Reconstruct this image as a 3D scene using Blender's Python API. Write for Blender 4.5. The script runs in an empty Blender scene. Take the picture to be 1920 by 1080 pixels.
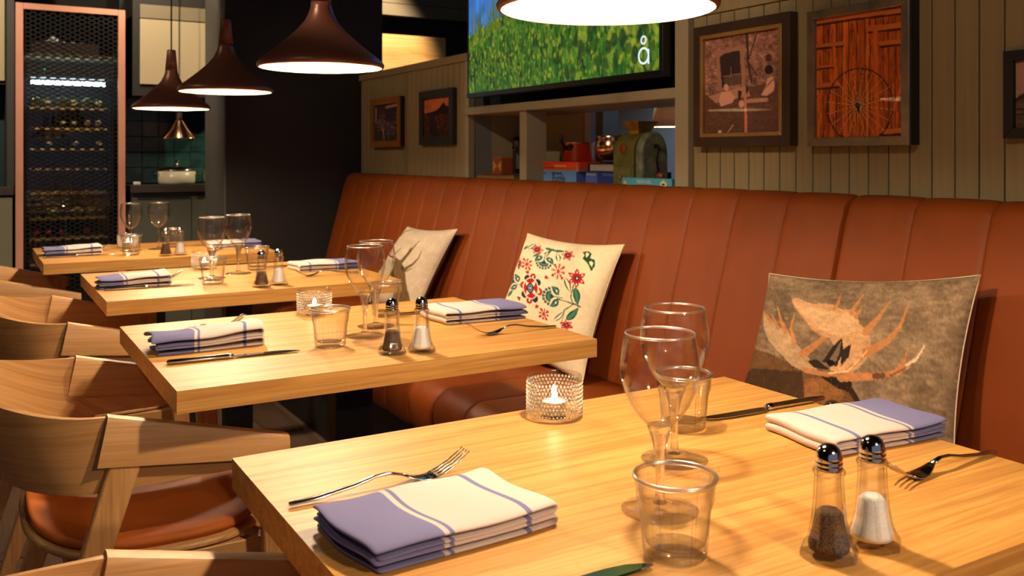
import bpy, bmesh, math, random
import numpy as np
from mathutils import Vector, Matrix
random.seed(7); rng = np.random.default_rng(11)
SC = bpy.context.scene
COL = SC.collection
PI = math.pi

# ------------------------------------------------------------------ camera
YAW = math.radians(30.6386)
cam_d = bpy.data.cameras.new('camera'); cam = bpy.data.objects.new('camera', cam_d); COL.objects.link(cam)
cam.location = (0, 0, 1.16); cam.rotation_euler = (PI/2, 0, -YAW)
cam_d.sensor_width = 36; cam_d.lens = 1716.13/1920*36; cam_d.shift_y = -(540-292.44)/1920
cam_d.clip_start = 0.02
cam_d.dof.use_dof = True; cam_d.dof.focus_distance = 1.55; cam_d.dof.aperture_fstop = 9.0
SC.camera = cam
# ------------------------------------------------------------------ world: dim cool daylight left in the room
w = bpy.data.worlds.new('world'); SC.world = w; w.use_nodes = True
bg = w.node_tree.nodes['Background']; bg.inputs[0].default_value = (0.62, 0.72, 1.0, 1); bg.inputs[1].default_value = 0.24
SC.view_settings.view_transform = 'Standard'; SC.view_settings.look = 'None'
SC.view_settings.exposure = 0.0; SC.view_settings.gamma = 1.0
SC.view_settings.use_curve_mapping = False
try:
    SC.cycles.transparent_max_bounces = 40; SC.cycles.max_bounces = 14
    SC.cycles.transmission_bounces = 12; SC.cycles.caustics_reflective = False
except Exception: pass
BULB = 1400.0       # emission of the pendant bulbs
FILL_W = 34.0      # added ceiling fill spots
WARM = (1.0, 0.745, 0.49)

# ------------------------------------------------------------------ helpers
def S(r, g, b):
    f = lambda c: (c/255/12.92) if c/255 <= 0.04045 else ((c/255+0.055)/1.055)**2.4
    return (f(r), f(g), f(b), 1)
def link(o, parent=None):
    COL.objects.link(o)
    if parent is not None: o.parent = parent
    return o
def tag(o, label, cat, group=None):
    o['label'] = label; o['category'] = cat
    if group: o['group'] = group
    return o
def thing(name, label, cat, loc=(0,0,0), rz=0, group=None):
    o = bpy.data.objects.new(name, None); o.empty_display_size = 0.05
    COL.objects.link(o); o.location = loc; o.rotation_euler = (0, 0, rz)
    return tag(o, label, cat, group)
def md(name, V, F, mat=None, smooth=True, uv=None):
    m = bpy.data.meshes.new(name)
    m.from_pydata([tuple(v) for v in V], [], F)
    if smooth: m.polygons.foreach_set('use_smooth', [True]*len(m.polygons))
    if uv is not None:
        l = m.uv_layers.new(name='UVMap')
        idx = np.zeros(len(m.loops), dtype=np.int32); m.loops.foreach_get('vertex_index', idx)
        l.data.foreach_set('uv', np.asarray(uv, dtype=np.float32)[idx].ravel())
    if mat: m.materials.append(mat)
    m.update(); return m
def ob(name, mesh, parent=None, loc=None, rot=None):
    o = bpy.data.objects.new(name, mesh); link(o, parent)
    if loc is not None: o.location = loc
    if rot is not None: o.rotation_euler = rot
    return o
def struct(name, mesh, loc=None, label=None):
    o = ob(name, mesh, None, loc); o['kind'] = 'structure'
    if label: o['label'] = label
    return o
def box(x0, x1, y0, y1, z0, z1, mat=None, bev=0.0, seg=2, name='box', smooth=False):
    bm = bmesh.new()
    bmesh.ops.create_cube(bm, size=1.0)
    for v in bm.verts:
        v.co = Vector((x0+(v.co.x+.5)*(x1-x0), y0+(v.co.y+.5)*(y1-y0), z0+(v.co.z+.5)*(z1-z0)))
    if bev > 0:
        bmesh.ops.bevel(bm, geom=list(bm.edges), offset=bev, segments=seg, profile=0.5, affect='EDGES')
    m = bpy.data.meshes.new(name); bm.to_mesh(m); bm.free()
    if smooth: m.polygons.foreach_set('use_smooth', [True]*len(m.polygons))
    if mat: m.materials.append(mat)
    return m
def lathe(prof, seg=32, mat=None, name='lathe', rad=None, capends=True, smooth=True):
    V, F = [], []
    n = len(prof)
    for k in range(seg):
        a = 2*PI*k/seg
        for j, (r, z) in enumerate(prof):
            q = rad(a, j, r, z) if rad else r
            V.append((q*math.cos(a), q*math.sin(a), z))
    for k in range(seg):
        k2 = (k+1) % seg
        for j in range(n-1):
            F.append((k*n+j, k2*n+j, k2*n+j+1, k*n+j+1))
    if capends:
        if prof[0][0] > 1e-6: F.append(tuple(k*n for k in reversed(range(seg))))
        if prof[-1][0] > 1e-6: F.append(tuple(k*n+n-1 for k in range(seg)))
    m = md(name, V, F, mat, smooth)
    bm = bmesh.new(); bm.from_mesh(m); bmesh.ops.remove_doubles(bm, verts=bm.verts, dist=1e-6)
    bmesh.ops.recalc_face_normals(bm, faces=bm.faces); bm.to_mesh(m); bm.free()
    return m
def loft(rings, mat=None, name='loft', cap=True, smooth=True, closed=True):
    """rings: list of equal-length point lists; uv u = length along, v = around"""
    V, F, UV = [], [], []
    n = len(rings[0]); L = 0
    for i, R in enumerate(rings):
        if i: L += (Vector(R[0])-Vector(rings[i-1][0])).length
        q = 0
        for j, p in enumerate(R):
            if j: q += (Vector(p)-Vector(R[j-1])).length
            V.append(tuple(p)); UV.append((L, q))
    for i in range(len(rings)-1):
        for j in range(n if closed else n-1):
            j2 = (j+1) % n
            F.append((i*n+j, i*n+j2, (i+1)*n+j2, (i+1)*n+j))
    if cap and closed:
        F.append(tuple(reversed(range(n)))); F.append(tuple((len(rings)-1)*n+j for j in range(n)))
    m = md(name, V, F, mat, smooth, UV)
    bm = bmesh.new(); bm.from_mesh(m); bmesh.ops.recalc_face_normals(bm, faces=bm.faces); bm.to_mesh(m); bm.free()
    return m
def tube(path, rad, seg=8, mat=None, name='tube'):
    P = [Vector(p) for p in path]
    if not hasattr(rad, '__len__'): rad = [rad]*len(P)
    rings = []; up = Vector((0.13, 0.21, 1)).normalized()
    for i, p in enumerate(P):
        t = (P[min(i+1, len(P)-1)]-P[max(i-1, 0)]).normalized()
        a = t.cross(up)
        if a.length < 1e-3: a = t.cross(Vector((1, 0, 0)))
        a.normalize(); b = a.cross(t)
        rings.append([p+(a*math.cos(2*PI*k/seg)+b*math.sin(2*PI*k/seg))*rad[i] for k in range(seg)])
    return loft(rings, mat, name)
def prism(poly, h0, h1, axis='z', mat=None, name='prism', bev=0.0):
    mp = {'z': lambda a, b, h: (a, b, h), 'y': lambda a, b, h: (a, h, b), 'x': lambda a, b, h: (h, a, b)}[axis]
    n = len(poly)
    V = [mp(a, b, h0) for a, b in poly]+[mp(a, b, h1) for a, b in poly]
    F = [tuple(range(n)), tuple(range(n, 2*n))]+[(i, (i+1) % n, n+(i+1) % n, n+i) for i in range(n)]
    m = md(name, V, F, mat, False)
    bm = bmesh.new(); bm.from_mesh(m); bmesh.ops.recalc_face_normals(bm, faces=bm.faces)
    if bev: bmesh.ops.bevel(bm, geom=list(bm.edges), offset=bev, segments=2, profile=0.5, affect='EDGES')
    bm.to_mesh(m); bm.free()
    return m
def shade_auto(m, ang=40):
    m.polygons.foreach_set('use_smooth', [True]*len(m.polygons))
    try: m.set_sharp_from_angle(angle=math.radians(ang))
    except Exception: pass
    return m
def text_mesh(body, size, mat, name='text', ext=0.0003, align='CENTER', sx=1.0):
    c = bpy.data.curves.new(name, 'FONT'); c.body = body; c.size = size; c.extrude = ext
    c.align_x = align; c.align_y = 'CENTER'; c.resolution_u = 3
    o = bpy.data.objects.new(name, c); COL.objects.link(o)
    dg = bpy.context.evaluated_depsgraph_get()
    m = bpy.data.meshes.new_from_object(o.evaluated_get(dg))
    bpy.data.objects.remove(o); bpy.data.curves.remove(c)
    m.materials.clear(); m.materials.append(mat)
    if sx != 1.0: m.transform(Matrix.Scale(sx, 4, (1, 0, 0)))
    return m

# ------------------------------------------------------------------ materials
def mat(name, col, rough=0.5, metal=0.0, spec=0.5, **k):
    m = bpy.data.materials.new(name); m.use_nodes = True
    b = m.node_tree.nodes['Principled BSDF']
    b.inputs['Base Color'].default_value = col if len(col) == 4 else (*col, 1)
    b.inputs['Roughness'].default_value = rough; b.inputs['Metallic'].default_value = metal
    b.inputs['Specular IOR Level'].default_value = spec
    for a, v in k.items(): b.inputs[a].default_value = v
    return m
def NT(m): return m.node_tree.nodes, m.node_tree.links, m.node_tree.nodes['Principled BSDF']
def noise_mat(name, c1, c2, scale=(1, 1, 1), nscale=8, rough=0.5, detail=5, bump=0.0, coord='Object', metal=0, spec=0.5, lo=.35, hi=.65, rand=False, bscale=None, dist=0.3, **k):
    m = mat(name, c1, rough, metal, spec, **k); N, L, b = NT(m)
    tc = N.new('ShaderNodeTexCoord'); mp = N.new('ShaderNodeMapping'); mp.inputs['Scale'].default_value = scale
    L.new(tc.outputs[coord], mp.inputs['Vector'])
    if rand:
        oi = N.new('ShaderNodeObjectInfo'); mu = N.new('ShaderNodeVectorMath'); mu.operation = 'SCALE'
        mu.inputs[0].default_value = (7.3, 11.7, 5.1); L.new(oi.outputs['Random'], mu.inputs['Scale'])
        L.new(mu.outputs[0], mp.inputs['Location'])
    no = N.new('ShaderNodeTexNoise'); no.inputs['Scale'].default_value = nscale; no.inputs['Detail'].default_value = detail
    no.inputs['Distortion'].default_value = dist
    L.new(mp.outputs[0], no.inputs['Vector'])
    cr = N.new('ShaderNodeValToRGB'); cr.color_ramp.elements[0].color = c1; cr.color_ramp.elements[1].color = c2
    cr.color_ramp.elements[0].position = lo; cr.color_ramp.elements[1].position = hi
    L.new(no.outputs['Fac'], cr.inputs[0]); L.new(cr.outputs[0], b.inputs['Base Color'])
    if bump:
        bp = N.new('ShaderNodeBump'); bp.inputs['Strength'].default_value = bump; bp.inputs['Distance'].default_value = 0.002
        if bscale:
            n2 = N.new('ShaderNodeTexNoise'); n2.inputs['Scale'].default_value = bscale; L.new(tc.outputs[coord], n2.inputs['Vector'])
            L.new(n2.outputs['Fac'], bp.inputs['Height'])
        else: L.new(no.outputs['Fac'], bp.inputs['Height'])
        L.new(bp.outputs[0], b.inputs['Normal'])
    return m
def wood(name, c1, c2, c3, axis='x', coord='Object', rough=0.42, rand=True, k=1.0, tone=0.10):
    """oak-like: long broad figure + fine pores along the grain, small tone change from piece to piece"""
    m = mat(name, c1, rough); N, L, b = NT(m)
    tc = N.new('ShaderNodeTexCoord')
    oi = N.new('ShaderNodeObjectInfo'); mu = N.new('ShaderNodeVectorMath'); mu.operation = 'SCALE'
    mu.inputs[0].default_value = (3.3, 9.7, 6.1)
    if rand: L.new(oi.outputs['Random'], mu.inputs['Scale'])
    else: mu.inputs['Scale'].default_value = 0.0
    ad = N.new('ShaderNodeVectorMath'); ad.operation = 'ADD'; L.new(tc.outputs[coord], ad.inputs[0]); L.new(mu.outputs[0], ad.inputs[1])
    def nz(scale, ns, det, dist=0.0):
        mp = N.new('ShaderNodeMapping'); mp.inputs['Scale'].default_value = scale; L.new(ad.outputs[0], mp.inputs['Vector'])
        n = N.new('ShaderNodeTexNoise'); n.inputs['Scale'].default_value = ns; n.inputs['Detail'].default_value = det
        n.inputs['Distortion'].default_value = dist; L.new(mp.outputs[0], n.inputs['Vector']); return n
    def sc(a, o): return {'x': (a, o, o), 'y': (o, a, o), 'z': (o, o, a)}[axis]
    broad = nz(sc(0.9*k, 14*k), 1.6, 3, 0.9); fine = nz(sc(6*k, 190*k), 1.0, 3); ring = nz(sc(1.6*k, 46*k), 1.3, 4, 1.4)
    r1 = N.new('ShaderNodeValToRGB'); r1.color_ramp.elements[0].position = .32; r1.color_ramp.elements[1].position = .68
    r1.color_ramp.elements[0].color = c1; r1.color_ramp.elements[1].color = c2; L.new(broad.outputs['Fac'], r1.inputs[0])
    r2 = N.new('ShaderNodeValToRGB'); r2.color_ramp.elements[0].position = .46; r2.color_ramp.elements[1].position = .62
    r2.color_ramp.elements[0].color = (0, 0, 0, 1); r2.color_ramp.elements[1].color = (.55, .55, .55, 1); L.new(ring.outputs['Fac'], r2.inputs[0])
    mx = N.new('ShaderNodeMix'); mx.data_type = 'RGBA'; L.new(r2.outputs[0], mx.inputs[0]); L.new(r1.outputs[0], mx.inputs[6]); mx.inputs[7].default_value = c3
    r3 = N.new('ShaderNodeMapRange'); r3.inputs[1].default_value = .3; r3.inputs[2].default_value = .7
    r3.inputs[3].default_value = .86; r3.inputs[4].default_value = 1.08; L.new(fine.outputs['Fac'], r3.inputs[0])
    r4 = N.new('ShaderNodeMapRange'); r4.inputs[3].default_value = 1-tone; r4.inputs[4].default_value = 1+tone
    L.new(oi.outputs['Random'], r4.inputs[0])
    mm = N.new('ShaderNodeMath'); mm.operation = 'MULTIPLY'; L.new(r3.outputs[0], mm.inputs[0])
    if rand: L.new(r4.outputs[0], mm.inputs[1])
    else: mm.inputs[1].default_value = 1
    vm = N.new('ShaderNodeVectorMath'); vm.operation = 'SCALE'; L.new(mx.outputs[2], vm.inputs[0]); L.new(mm.outputs[0], vm.inputs['Scale'])
    L.new(vm.outputs[0], b.inputs['Base Color'])
    bp = N.new('ShaderNodeBump'); bp.inputs['Strength'].default_value = 0.06; bp.inputs['Distance'].default_value = 0.001
    L.new(fine.outputs['Fac'], bp.inputs['Height']); L.new(bp.outputs[0], b.inputs['Normal'])
    return m
def vcol(name, rough=0.8, emit=0.0, bump=0.0, bscale=900, spec=0.3):
    m = mat(name, (1, 1, 1), rough, 0, spec); N, L, b = NT(m)
    a = N.new('ShaderNodeVertexColor'); a.layer_name = 'Col'
    if emit:
        b.inputs['Base Color'].default_value = (0.01, 0.01, 0.01, 1)
        L.new(a.outputs[0], b.inputs['Emission Color']); b.inputs['Emission Strength'].default_value = emit
    else: L.new(a.outputs[0], b.inputs['Base Color'])
    if bump:
        tc = N.new('ShaderNodeTexCoord'); n = N.new('ShaderNodeTexNoise'); n.inputs['Scale'].default_value = bscale
        L.new(tc.outputs['Object'], n.inputs['Vector'])
        bp = N.new('ShaderNodeBump'); bp.inputs['Strength'].default_value = bump; bp.inputs['Distance'].default_value = 0.001
        L.new(n.outputs['Fac'], bp.inputs['Height']); L.new(bp.outputs[0], b.inputs['Normal'])
    return m
def emit_mat(name, col, s):
    m = mat(name, (0, 0, 0, 1)); b = m.node_tree.nodes['Principled BSDF']
    b.inputs['Emission Color'].default_value = (*col[:3], 1); b.inputs['Emission Strength'].default_value = s
    return m
def thin_glass(name, tint=(1, 1, 1, 1), refr=0.0, ior=1.45, rough=0.0, edge=0.75, base=0.035, power=4.0, dark=None, dpow=2.5):
    """clear glass wall: straight-through light, mirror reflection rising at grazing angles (the same from both sides), optional share of refraction"""
    m = bpy.data.materials.new(name); m.use_nodes = True
    N = m.node_tree.nodes; L = m.node_tree.links; N.clear()
    out = N.new('ShaderNodeOutputMaterial'); tr = N.new('ShaderNodeBsdfTransparent'); tr.inputs[0].default_value = tint
    gl = N.new('ShaderNodeBsdfGlossy'); gl.inputs['Roughness'].default_value = rough
    lw = N.new('ShaderNodeLayerWeight'); lw.inputs[0].default_value = 0.5
    pw = N.new('ShaderNodeMath'); pw.operation = 'POWER'; pw.inputs[1].default_value = power; L.new(lw.outputs['Facing'], pw.inputs[0])
    ma = N.new('ShaderNodeMath'); ma.operation = 'MULTIPLY_ADD'; ma.inputs[1].default_value = edge; ma.inputs[2].default_value = base
    L.new(pw.outputs[0], ma.inputs[0])
    src = tr
    if dark:      # longer way through the wall at grazing angles takes up more light
        dp = N.new('ShaderNodeMath'); dp.operation = 'POWER'; dp.inputs[1].default_value = dpow; L.new(lw.outputs['Facing'], dp.inputs[0])
        dm = N.new('ShaderNodeMix'); dm.data_type = 'RGBA'; L.new(dp.outputs[0], dm.inputs[0]); dm.inputs[6].default_value = tint; dm.inputs[7].default_value = dark
        L.new(dm.outputs[2], tr.inputs[0])
    if refr > 0:
        rf = N.new('ShaderNodeBsdfRefraction'); rf.inputs['IOR'].default_value = ior; rf.inputs['Roughness'].default_value = 0
        rf.inputs[0].default_value = tint
        mx = N.new('ShaderNodeMixShader'); mx.inputs[0].default_value = refr
        L.new(tr.outputs[0], mx.inputs[1]); L.new(rf.outputs[0], mx.inputs[2]); src = mx
    m2 = N.new('ShaderNodeMixShader'); L.new(ma.outputs[0], m2.inputs[0])
    L.new(src.outputs[0], m2.inputs[1]); L.new(gl.outputs[0], m2.inputs[2]); L.new(m2.outputs[0], out.inputs[0])
    return m

OAK = (S(198, 142, 70), S(214, 163, 88), S(170, 110, 48))
M = {}
M['oak'] = wood('oak_table', *OAK, axis='x', rough=0.47, tone=0.05)
M['oak_uv'] = wood('oak_bent', S(194, 144, 88), S(208, 160, 102), S(172, 120, 66), axis='x', coord='UV', rough=0.45, rand=False)
M['oak_leg'] = wood('oak_leg', S(194, 144, 88), S(208, 160, 102), S(172, 120, 66), axis='z', rough=0.45, tone=.04)
M['seat_leather'] = noise_mat('seat_leather', S(176, 92, 30), S(190, 106, 40), nscale=9, rough=0.58, bump=0.15, bscale=420, spec=0.25)
M['bench'] = noise_mat('bench_leather', S(124, 57, 13), S(132, 62, 16), nscale=6, rough=0.55, bump=0.12, bscale=380, spec=0.22)
M['seam'] = mat('seam_thread', S(96, 40, 16), 0.7)
M['black'] = mat('black_paint', S(26, 24, 24), 0.6)
M['blackwall'] = noise_mat('black_wall', S(20, 19, 20), S(25, 23, 23), nscale=3, rough=0.7)
M['lit_side'] = mat('column_lit_grey', S(84, 82, 78), 0.6)
M['steel_black'] = mat('black_steel', S(30, 29, 28), 0.45, 0.6)
M['panel'] = noise_mat('wall_board_paint', S(142, 124, 88), S(150, 132, 95), scale=(40, 40, 1.5), nscale=3, rough=0.6, bump=0.15)
M['panelgap'] = mat('wall_gap_paint', S(120, 122, 118), 0.7)
M['niche'] = mat('niche_paint', S(158, 146, 116), 0.6)
M['navy'] = mat('navy_panel', S(40, 46, 58), 0.6)
M['bluewall'] = noise_mat('blue_grey_wall', S(128, 140, 152), S(134, 146, 158), nscale=2, rough=0.8)
M['ceiling'] = mat('dark_ceiling', S(38, 35, 33), 0.8)
M['floor'] = wood('floor_wood', S(120, 96, 80), S(134, 108, 90), S(96, 74, 60), axis='y', rough=0.4)
M['plywood'] = wood('pine_board', S(220, 170, 100), S(230, 184, 116), S(190, 130, 64), axis='x', rough=0.5)
M['beige'] = mat('beige_board', S(112, 100, 76), 0.6)
M['steel'] = mat('polished_steel', (0.62, 0.60, 0.58), 0.13, 1.0)
M['chrome'] = mat('chrome_cap', (0.62, 0.61, 0.60), 0.08, 1.0)
M['copper_frame'] = noise_mat('copper_frame', S(238, 168, 140), S(242, 176, 150), nscale=4, rough=0.4, metal=0.3)
M['copper'] = noise_mat('copper_pan', (0.86, 0.46, 0.27, 1), (0.78, 0.38, 0.20, 1), nscale=12, rough=0.2, metal=1.0)
M['iron'] = mat('dark_iron', S(60, 44, 36), 0.5, 0.7)
M['shade_out'] = mat('shade_brown', S(136, 84, 64), 0.36, 0.2)
M['shade_in'] = mat('shade_white', (0.34, 0.27, 0.20), 0.6)
M['walnut'] = wood('walnut_neck', S(112, 62, 44), S(126, 72, 52), S(84, 44, 32), axis='z', rough=0.45, k=2)
M['cord'] = mat('black_cord', S(18, 16, 16), 0.7)
M['bulb'] = emit_mat('bulb_glow', WARM, BULB)
M['glass'] = thin_glass('thin_glass', (0.995, 0.995, 0.995, 1), base=.025, edge=.8, power=3.2, dark=(.6, .58, .55, 1), dpow=4)
M['rim'] = thin_glass('glass_rim', (1, 1, 1, 1), base=.35, edge=.5, rough=.28)
M['stem'] = thin_glass('stem_glass', (0.995, 0.995, 0.995, 1), refr=0.5, ior=1.4, base=.03)
M['tumbler'] = thin_glass('tumbler_glass', (1, 1, 1, 1), base=.04, edge=.6, power=2.6, rough=.02, dark=(.34, .33, .30, 1), dpow=2.6)
M['shaker'] = thin_glass('shaker_glass', (1, 1, .995, 1), base=.06, edge=.6, power=2.3, rough=.04, dark=(.36, .34, .28, 1), dpow=2.2)
M['dotglass'] = thin_glass('dotted_glass', (1, .995, .98, 1), base=.03, edge=.5, power=2.2)
M['bead'] = thin_glass('glass_beads', (.97, .95, .9, 1), base=.38, edge=.5, rough=.3, power=2)
M['pane'] = thin_glass('picture_glass', (1, 1, 1, 1), edge=0.9, base=0.04)
M['pepper'] = noise_mat('ground_pepper', S(58, 42, 30), S(120, 92, 66), nscale=700, rough=0.95, lo=.4, hi=.6)
M['salt'] = noise_mat('salt', S(236, 232, 226), S(250, 248, 244), nscale=500, rough=0.9)
M['wax'] = mat('candle_wax', S(250, 240, 220), 0.5, **{'Subsurface Weight': 0.2})
M['alu'] = mat('aluminium_cup', (0.7, 0.7, 0.7), 0.3, 1.0)
M['flame'] = emit_mat('flame', (1.0, 0.72, 0.38), 160)
M['wick'] = mat('wick', S(20, 18, 16), 0.9)
# ------------------------------------------------------------------ the room shell
fl = struct('floor', box(-3.2, 5.0, -2.2, 8.2, -0.06, -0.012, M['floor'], name='floor'))
plank = box(-0.0735, 0.0735, -1.19, 1.19, -0.0125, 0.0, M['floor'], 0.0015, 1, name='plank')
for i in range(20):
    for j in range(4):
        ob('plank', plank, fl, (-1.4+i*0.15, -0.6+j*2.4+(0.8 if i % 2 else 0), 0))
struct('ceiling', box(-3.2, 5.0, -2.2, 8.2, 2.62, 2.7, M['ceiling'], name='ceiling'))
struct('wall_left', box(-3.3, -3.2, -2.2, 8.2, 0, 2.62, M['blackwall'], name='wall_left'))
struct('wall_back', box(-3.2, 5.0, 6.62, 6.72, 0, 2.62, M['blackwall'], name='wall_back'))
# half-height panelled wall behind the bench
WX = 1.96; PITCH = 0.0592
wr = struct('wall_right', box(WX+0.014, WX+0.12, -1.6, 2.19, 0, 1.60, M['panelgap'], name='wall_right'))
w2 = struct('wall_right_far', box(WX+0.014, WX+0.12, 3.70, 5.05, 0, 1.60, M['panelgap'], name='wall_right_far'))
board = box(WX, WX+0.016, -PITCH/2+0.0017, PITCH/2-0.0017, 0.40, 1.595, M['panel'], 0.0015, 1, name='board')
y = 2.19-PITCH/2-0.002
while y > -1.55:
    ob('board', board, wr, (0, y, 0)); y -= PITCH
y = 3.70+PITCH/2+0.03
while y < 5.03:
    ob('board', board, w2, (0, y, 0)); y += PITCH
cap = box(WX-0.008, WX+0.13, -1.6, 2.19, 1.595, 1.632, M['panel'], 0.003, 2, name='cap')
struct('trim_1', cap); struct('trim_2', box(WX-0.008, WX+0.13, 3.70, 5.05, 1.595, 1.632, M['panel'], 0.003, 2, name='cap'))
struct('trim_3', box(WX-0.004, WX+0.03, 3.695, 3.73, 0.4, 1.60, M['niche'], 0.002, 1, name='trim'))
# the open shelf recess in that wall
struct('trim_4', box(WX-0.022, 2.27, 2.19, 2.252, 0.4, 2.30, M['niche'], 0.002, 1, name='trim'))       # right post
struct('trim_5', box(WX-0.022, 2.27, 2.252, 3.70, 1.345, 1.379, M['niche'], 0.002, 1, name='trim'))     # head rail
struct('trim_6', box(WX-0.01, 2.05, 3.18, 3.232, 1.045, 1.345, M['niche'], 0.002, 1, name='trim'))      # divider
struct('trim_7', box(WX-0.02, 2.27, 2.252, 3.70, 0.98, 1.045, M['niche'], 0.002, 1, name='trim'))       # shelf board
struct('wall_niche_side', box(WX+0.03, 2.29, 3.701, 3.73, 0.98, 1.60, M['niche'], name='niche_side'))
struct('wall_niche_back', box(2.27, 2.30, 3.225, 3.73, 0.98, 1.379, M['niche'], name='niche_back'))
struct('wall_niche_edge', box(2.272, 2.30, 3.182, 3.224, 0.6, 1.379, mat('lit_edge', S(196, 202, 210), .6), name='niche_edge'))  # whitish blue carries the next room's light on this edge as colour
struct('wall_tv', box(2.07, 2.10, 2.252, 3.72, 1.379, 2.62, M['navy'], name='tv_backboard'))
# column at the end of the bench
colm = struct('wall_column', box(1.193, 2.10, 5.05, 5.53, 0, 2.62, M['blackwall'], name='column'))
ob('side_panel', box(1.186, 1.1935, 5.06, 5.53, 0, 2.62, M['lit_side'], name='side_panel'), colm)  # grey slab puts the light on the column's side into its colour
# the next room seen over the half wall
struct('wall_far_room', box(4.3, 4.4, -2.2, 8.2, 0, 2.62, M['bluewall'], name='far_wall'))
struct('trim_8', box(3.3, 3.42, 4.49, 4.61, 0, 2.62, M['black'], 0.003, 1, name='post'))
bh = struct('wall_bulkhead', box(2.10, 4.3, 6.22, 6.30, 2.19, 2.62, M['blackwall'], name='bulkhead'))
for k in range(4):
    ob('board', box(2.10, 4.3, 6.205, 6.222, 2.19+k*0.09, 2.277+k*0.09, M['beige'], 0.002, 1, name='bulk_board'), bh)
struct('wall_pine', box(2.10, 3.09, 6.20, 6.24, 1.0, 2.05, M['plywood'], name='pine_panel'))

# ------------------------------------------------------------------ upholstered bench in two lengths
Z_S = 0.47
def xback(z): return 1.70+0.27*(z-Z_S)
def back_profile():
    P = [(1.78, 0.42), (1.70, 0.42), (xback(0.47), 0.47)]
    for z in np.linspace(0.54, 1.0, 7): P.append((xback(z), z))
    cx, cz = 1.902, 1.012
    for a in np.linspace(175, 40, 8): P.append((cx+0.052*math.cos(math.radians(a)), cz+0.052*math.sin(math.radians(a))))
    P += [(1.955, 1.02), (1.955, 0.42)]
    return P
def seat_profile():
    P = [(1.72, 0.33), (1.21, 0.315), (1.188, 0.32), (1.178, 0.335)]
    cx, cz = 1.245, 0.40
    for a in np.linspace(180, 90, 9): P.append((cx-0.072+0.072+0.072*math.cos(math.radians(a)), cz+0.072*math.sin(math.radians(a))))
    for x in np.linspace(1.31, 1.72, 5): P.append((x, 0.472-0.006*((x-1.245)/0.47)))
    return P
def channel(prof, wdt, fixed, name):
    """one stitched channel: the profile pushed out between its seams"""
    n = len(prof); T = []
    for i in range(n):
        a = Vector(prof[i-1]); c = Vector(prof[(i+1) % n]); t = (c-a).normalized()
        nn = Vector((-t.y, t.x)); T.append(nn)
    cx = sum(p[0] for p in prof)/n; cz = sum(p[1] for p in prof)/n
    sgn = 1 if (T[n//2].x*(prof[n//2][0]-cx)+T[n//2].y*(prof[n//2][1]-cz)) > 0 else -1
    rings = []
    for s in (-1, -.985, -.955, -.9, -.75, -.4, 0, .4, .75, .9, .955, .985, 1):
        b = -0.0045 + 0.0045*(1-abs(s)**16)+0.0022*(1-s*s)
        R = []
        for i, p in enumerate(prof):
            q = b if i not in fixed else 0
            R.append((p[0]+sgn*T[i].x*q, s*wdt/2, p[1]+sgn*T[i].y*q))
        rings.append(R)
    return loft(rings, M['bench'], name)
CH = 0.183
bp, sp = back_profile(), seat_profile()
mback = channel(bp, CH, (0, 1, len(bp)-1, len(bp)-2), 'backrest_channel')
mseat = channel(sp, CH, (0, 1, len(sp)-1), 'seat_channel')
def bench(y0, n, label):
    t = thing('banquette_bench', label, 'bench', (1.45, y0+n*CH/2, 0), 0, 'leather banquette lengths along the panelled wall')
    for k in range(n):
        yy = -n*CH/2+(k+.5)*CH
        ob('backrest_channel', mback, t, (-1.45, yy, 0)); ob('seat_channel', mseat, t, (-1.45, yy, 0))
    ob('plinth', box(-0.2, 0.5, -n*CH/2+.005, n*CH/2-.005, 0, 0.325, M['black'], name='plinth'), t)
    return t
bench(1.527, 19, 'rust brown channel-stitched leather bench length running to the black column')
bench(1.514-16*CH, 16, 'rust brown channel-stitched leather bench length behind the moose cushion')

# ------------------------------------------------------------------ tables
TL, TW, TT = 0.900, 0.703, 0.0406
def make_table(x0, y0, label):
    t = thing('dining_table', label, 'table', (x0+TL/2, y0+TW/2, 0), 0, 'oak dining tables along the bench')
    n = 9; sw = TW/n
    for lay in range(2):
        z1 = 0.75-lay*TT/2; z0 = z1-TT/2
        for k in range(n):
            ya = -TW/2+k*sw
            if lay:  # lower layer is offset by half a stave
                ya = -TW/2+(k-.5)*sw
                yb = min(ya+sw, TW/2); ya = max(ya, -TW/2)
            else: yb = ya+sw
            s = ob('stave', box(-TL/2, TL/2, -(yb-ya)/2, (yb-ya)/2, -(z1-z0)/2, (z1-z0)/2, M['oak'], name='stave'), t, (0, (ya+yb)/2, (z0+z1)/2))
        if lay: ob('stave', box(-TL/2, TL/2, -sw/4, sw/4, -(z1-z0)/2, (z1-z0)/2, M['oak'], name='stave'), t, (0, TW/2-sw/4, (z0+z1)/2))
    ob('top_plate', box(-0.25, 0.25, -0.18, 0.18, 0.700, 0.7096, M['steel_black'], name='top_plate'), t)
    ob('pedestal', box(-0.045, 0.045, -0.03, 0.03, 0.012, 0.701, M['steel_black'], 0.003, 2, name='pedestal'), t)
    ob('base_plate', box(-0.22, 0.22, -0.2, 0.2, 0.0, 0.013, M['steel_black'], 0.004, 2, name='base_plate'), t)
    return t
TB = {1: (0.306, 0.559), 2: (0.310, 1.669), 3: (0.331, 2.796), 4: (0.240, 3.885)}
WHO = {1: 'beside the moose cushion', 2: 'beside the floral cushion', 3: 'beside the stag cushion', 4: 'beside the black column'}
for k in TB: make_table(*TB[k], 'thick light oak dining table '+WHO[k])

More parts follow.
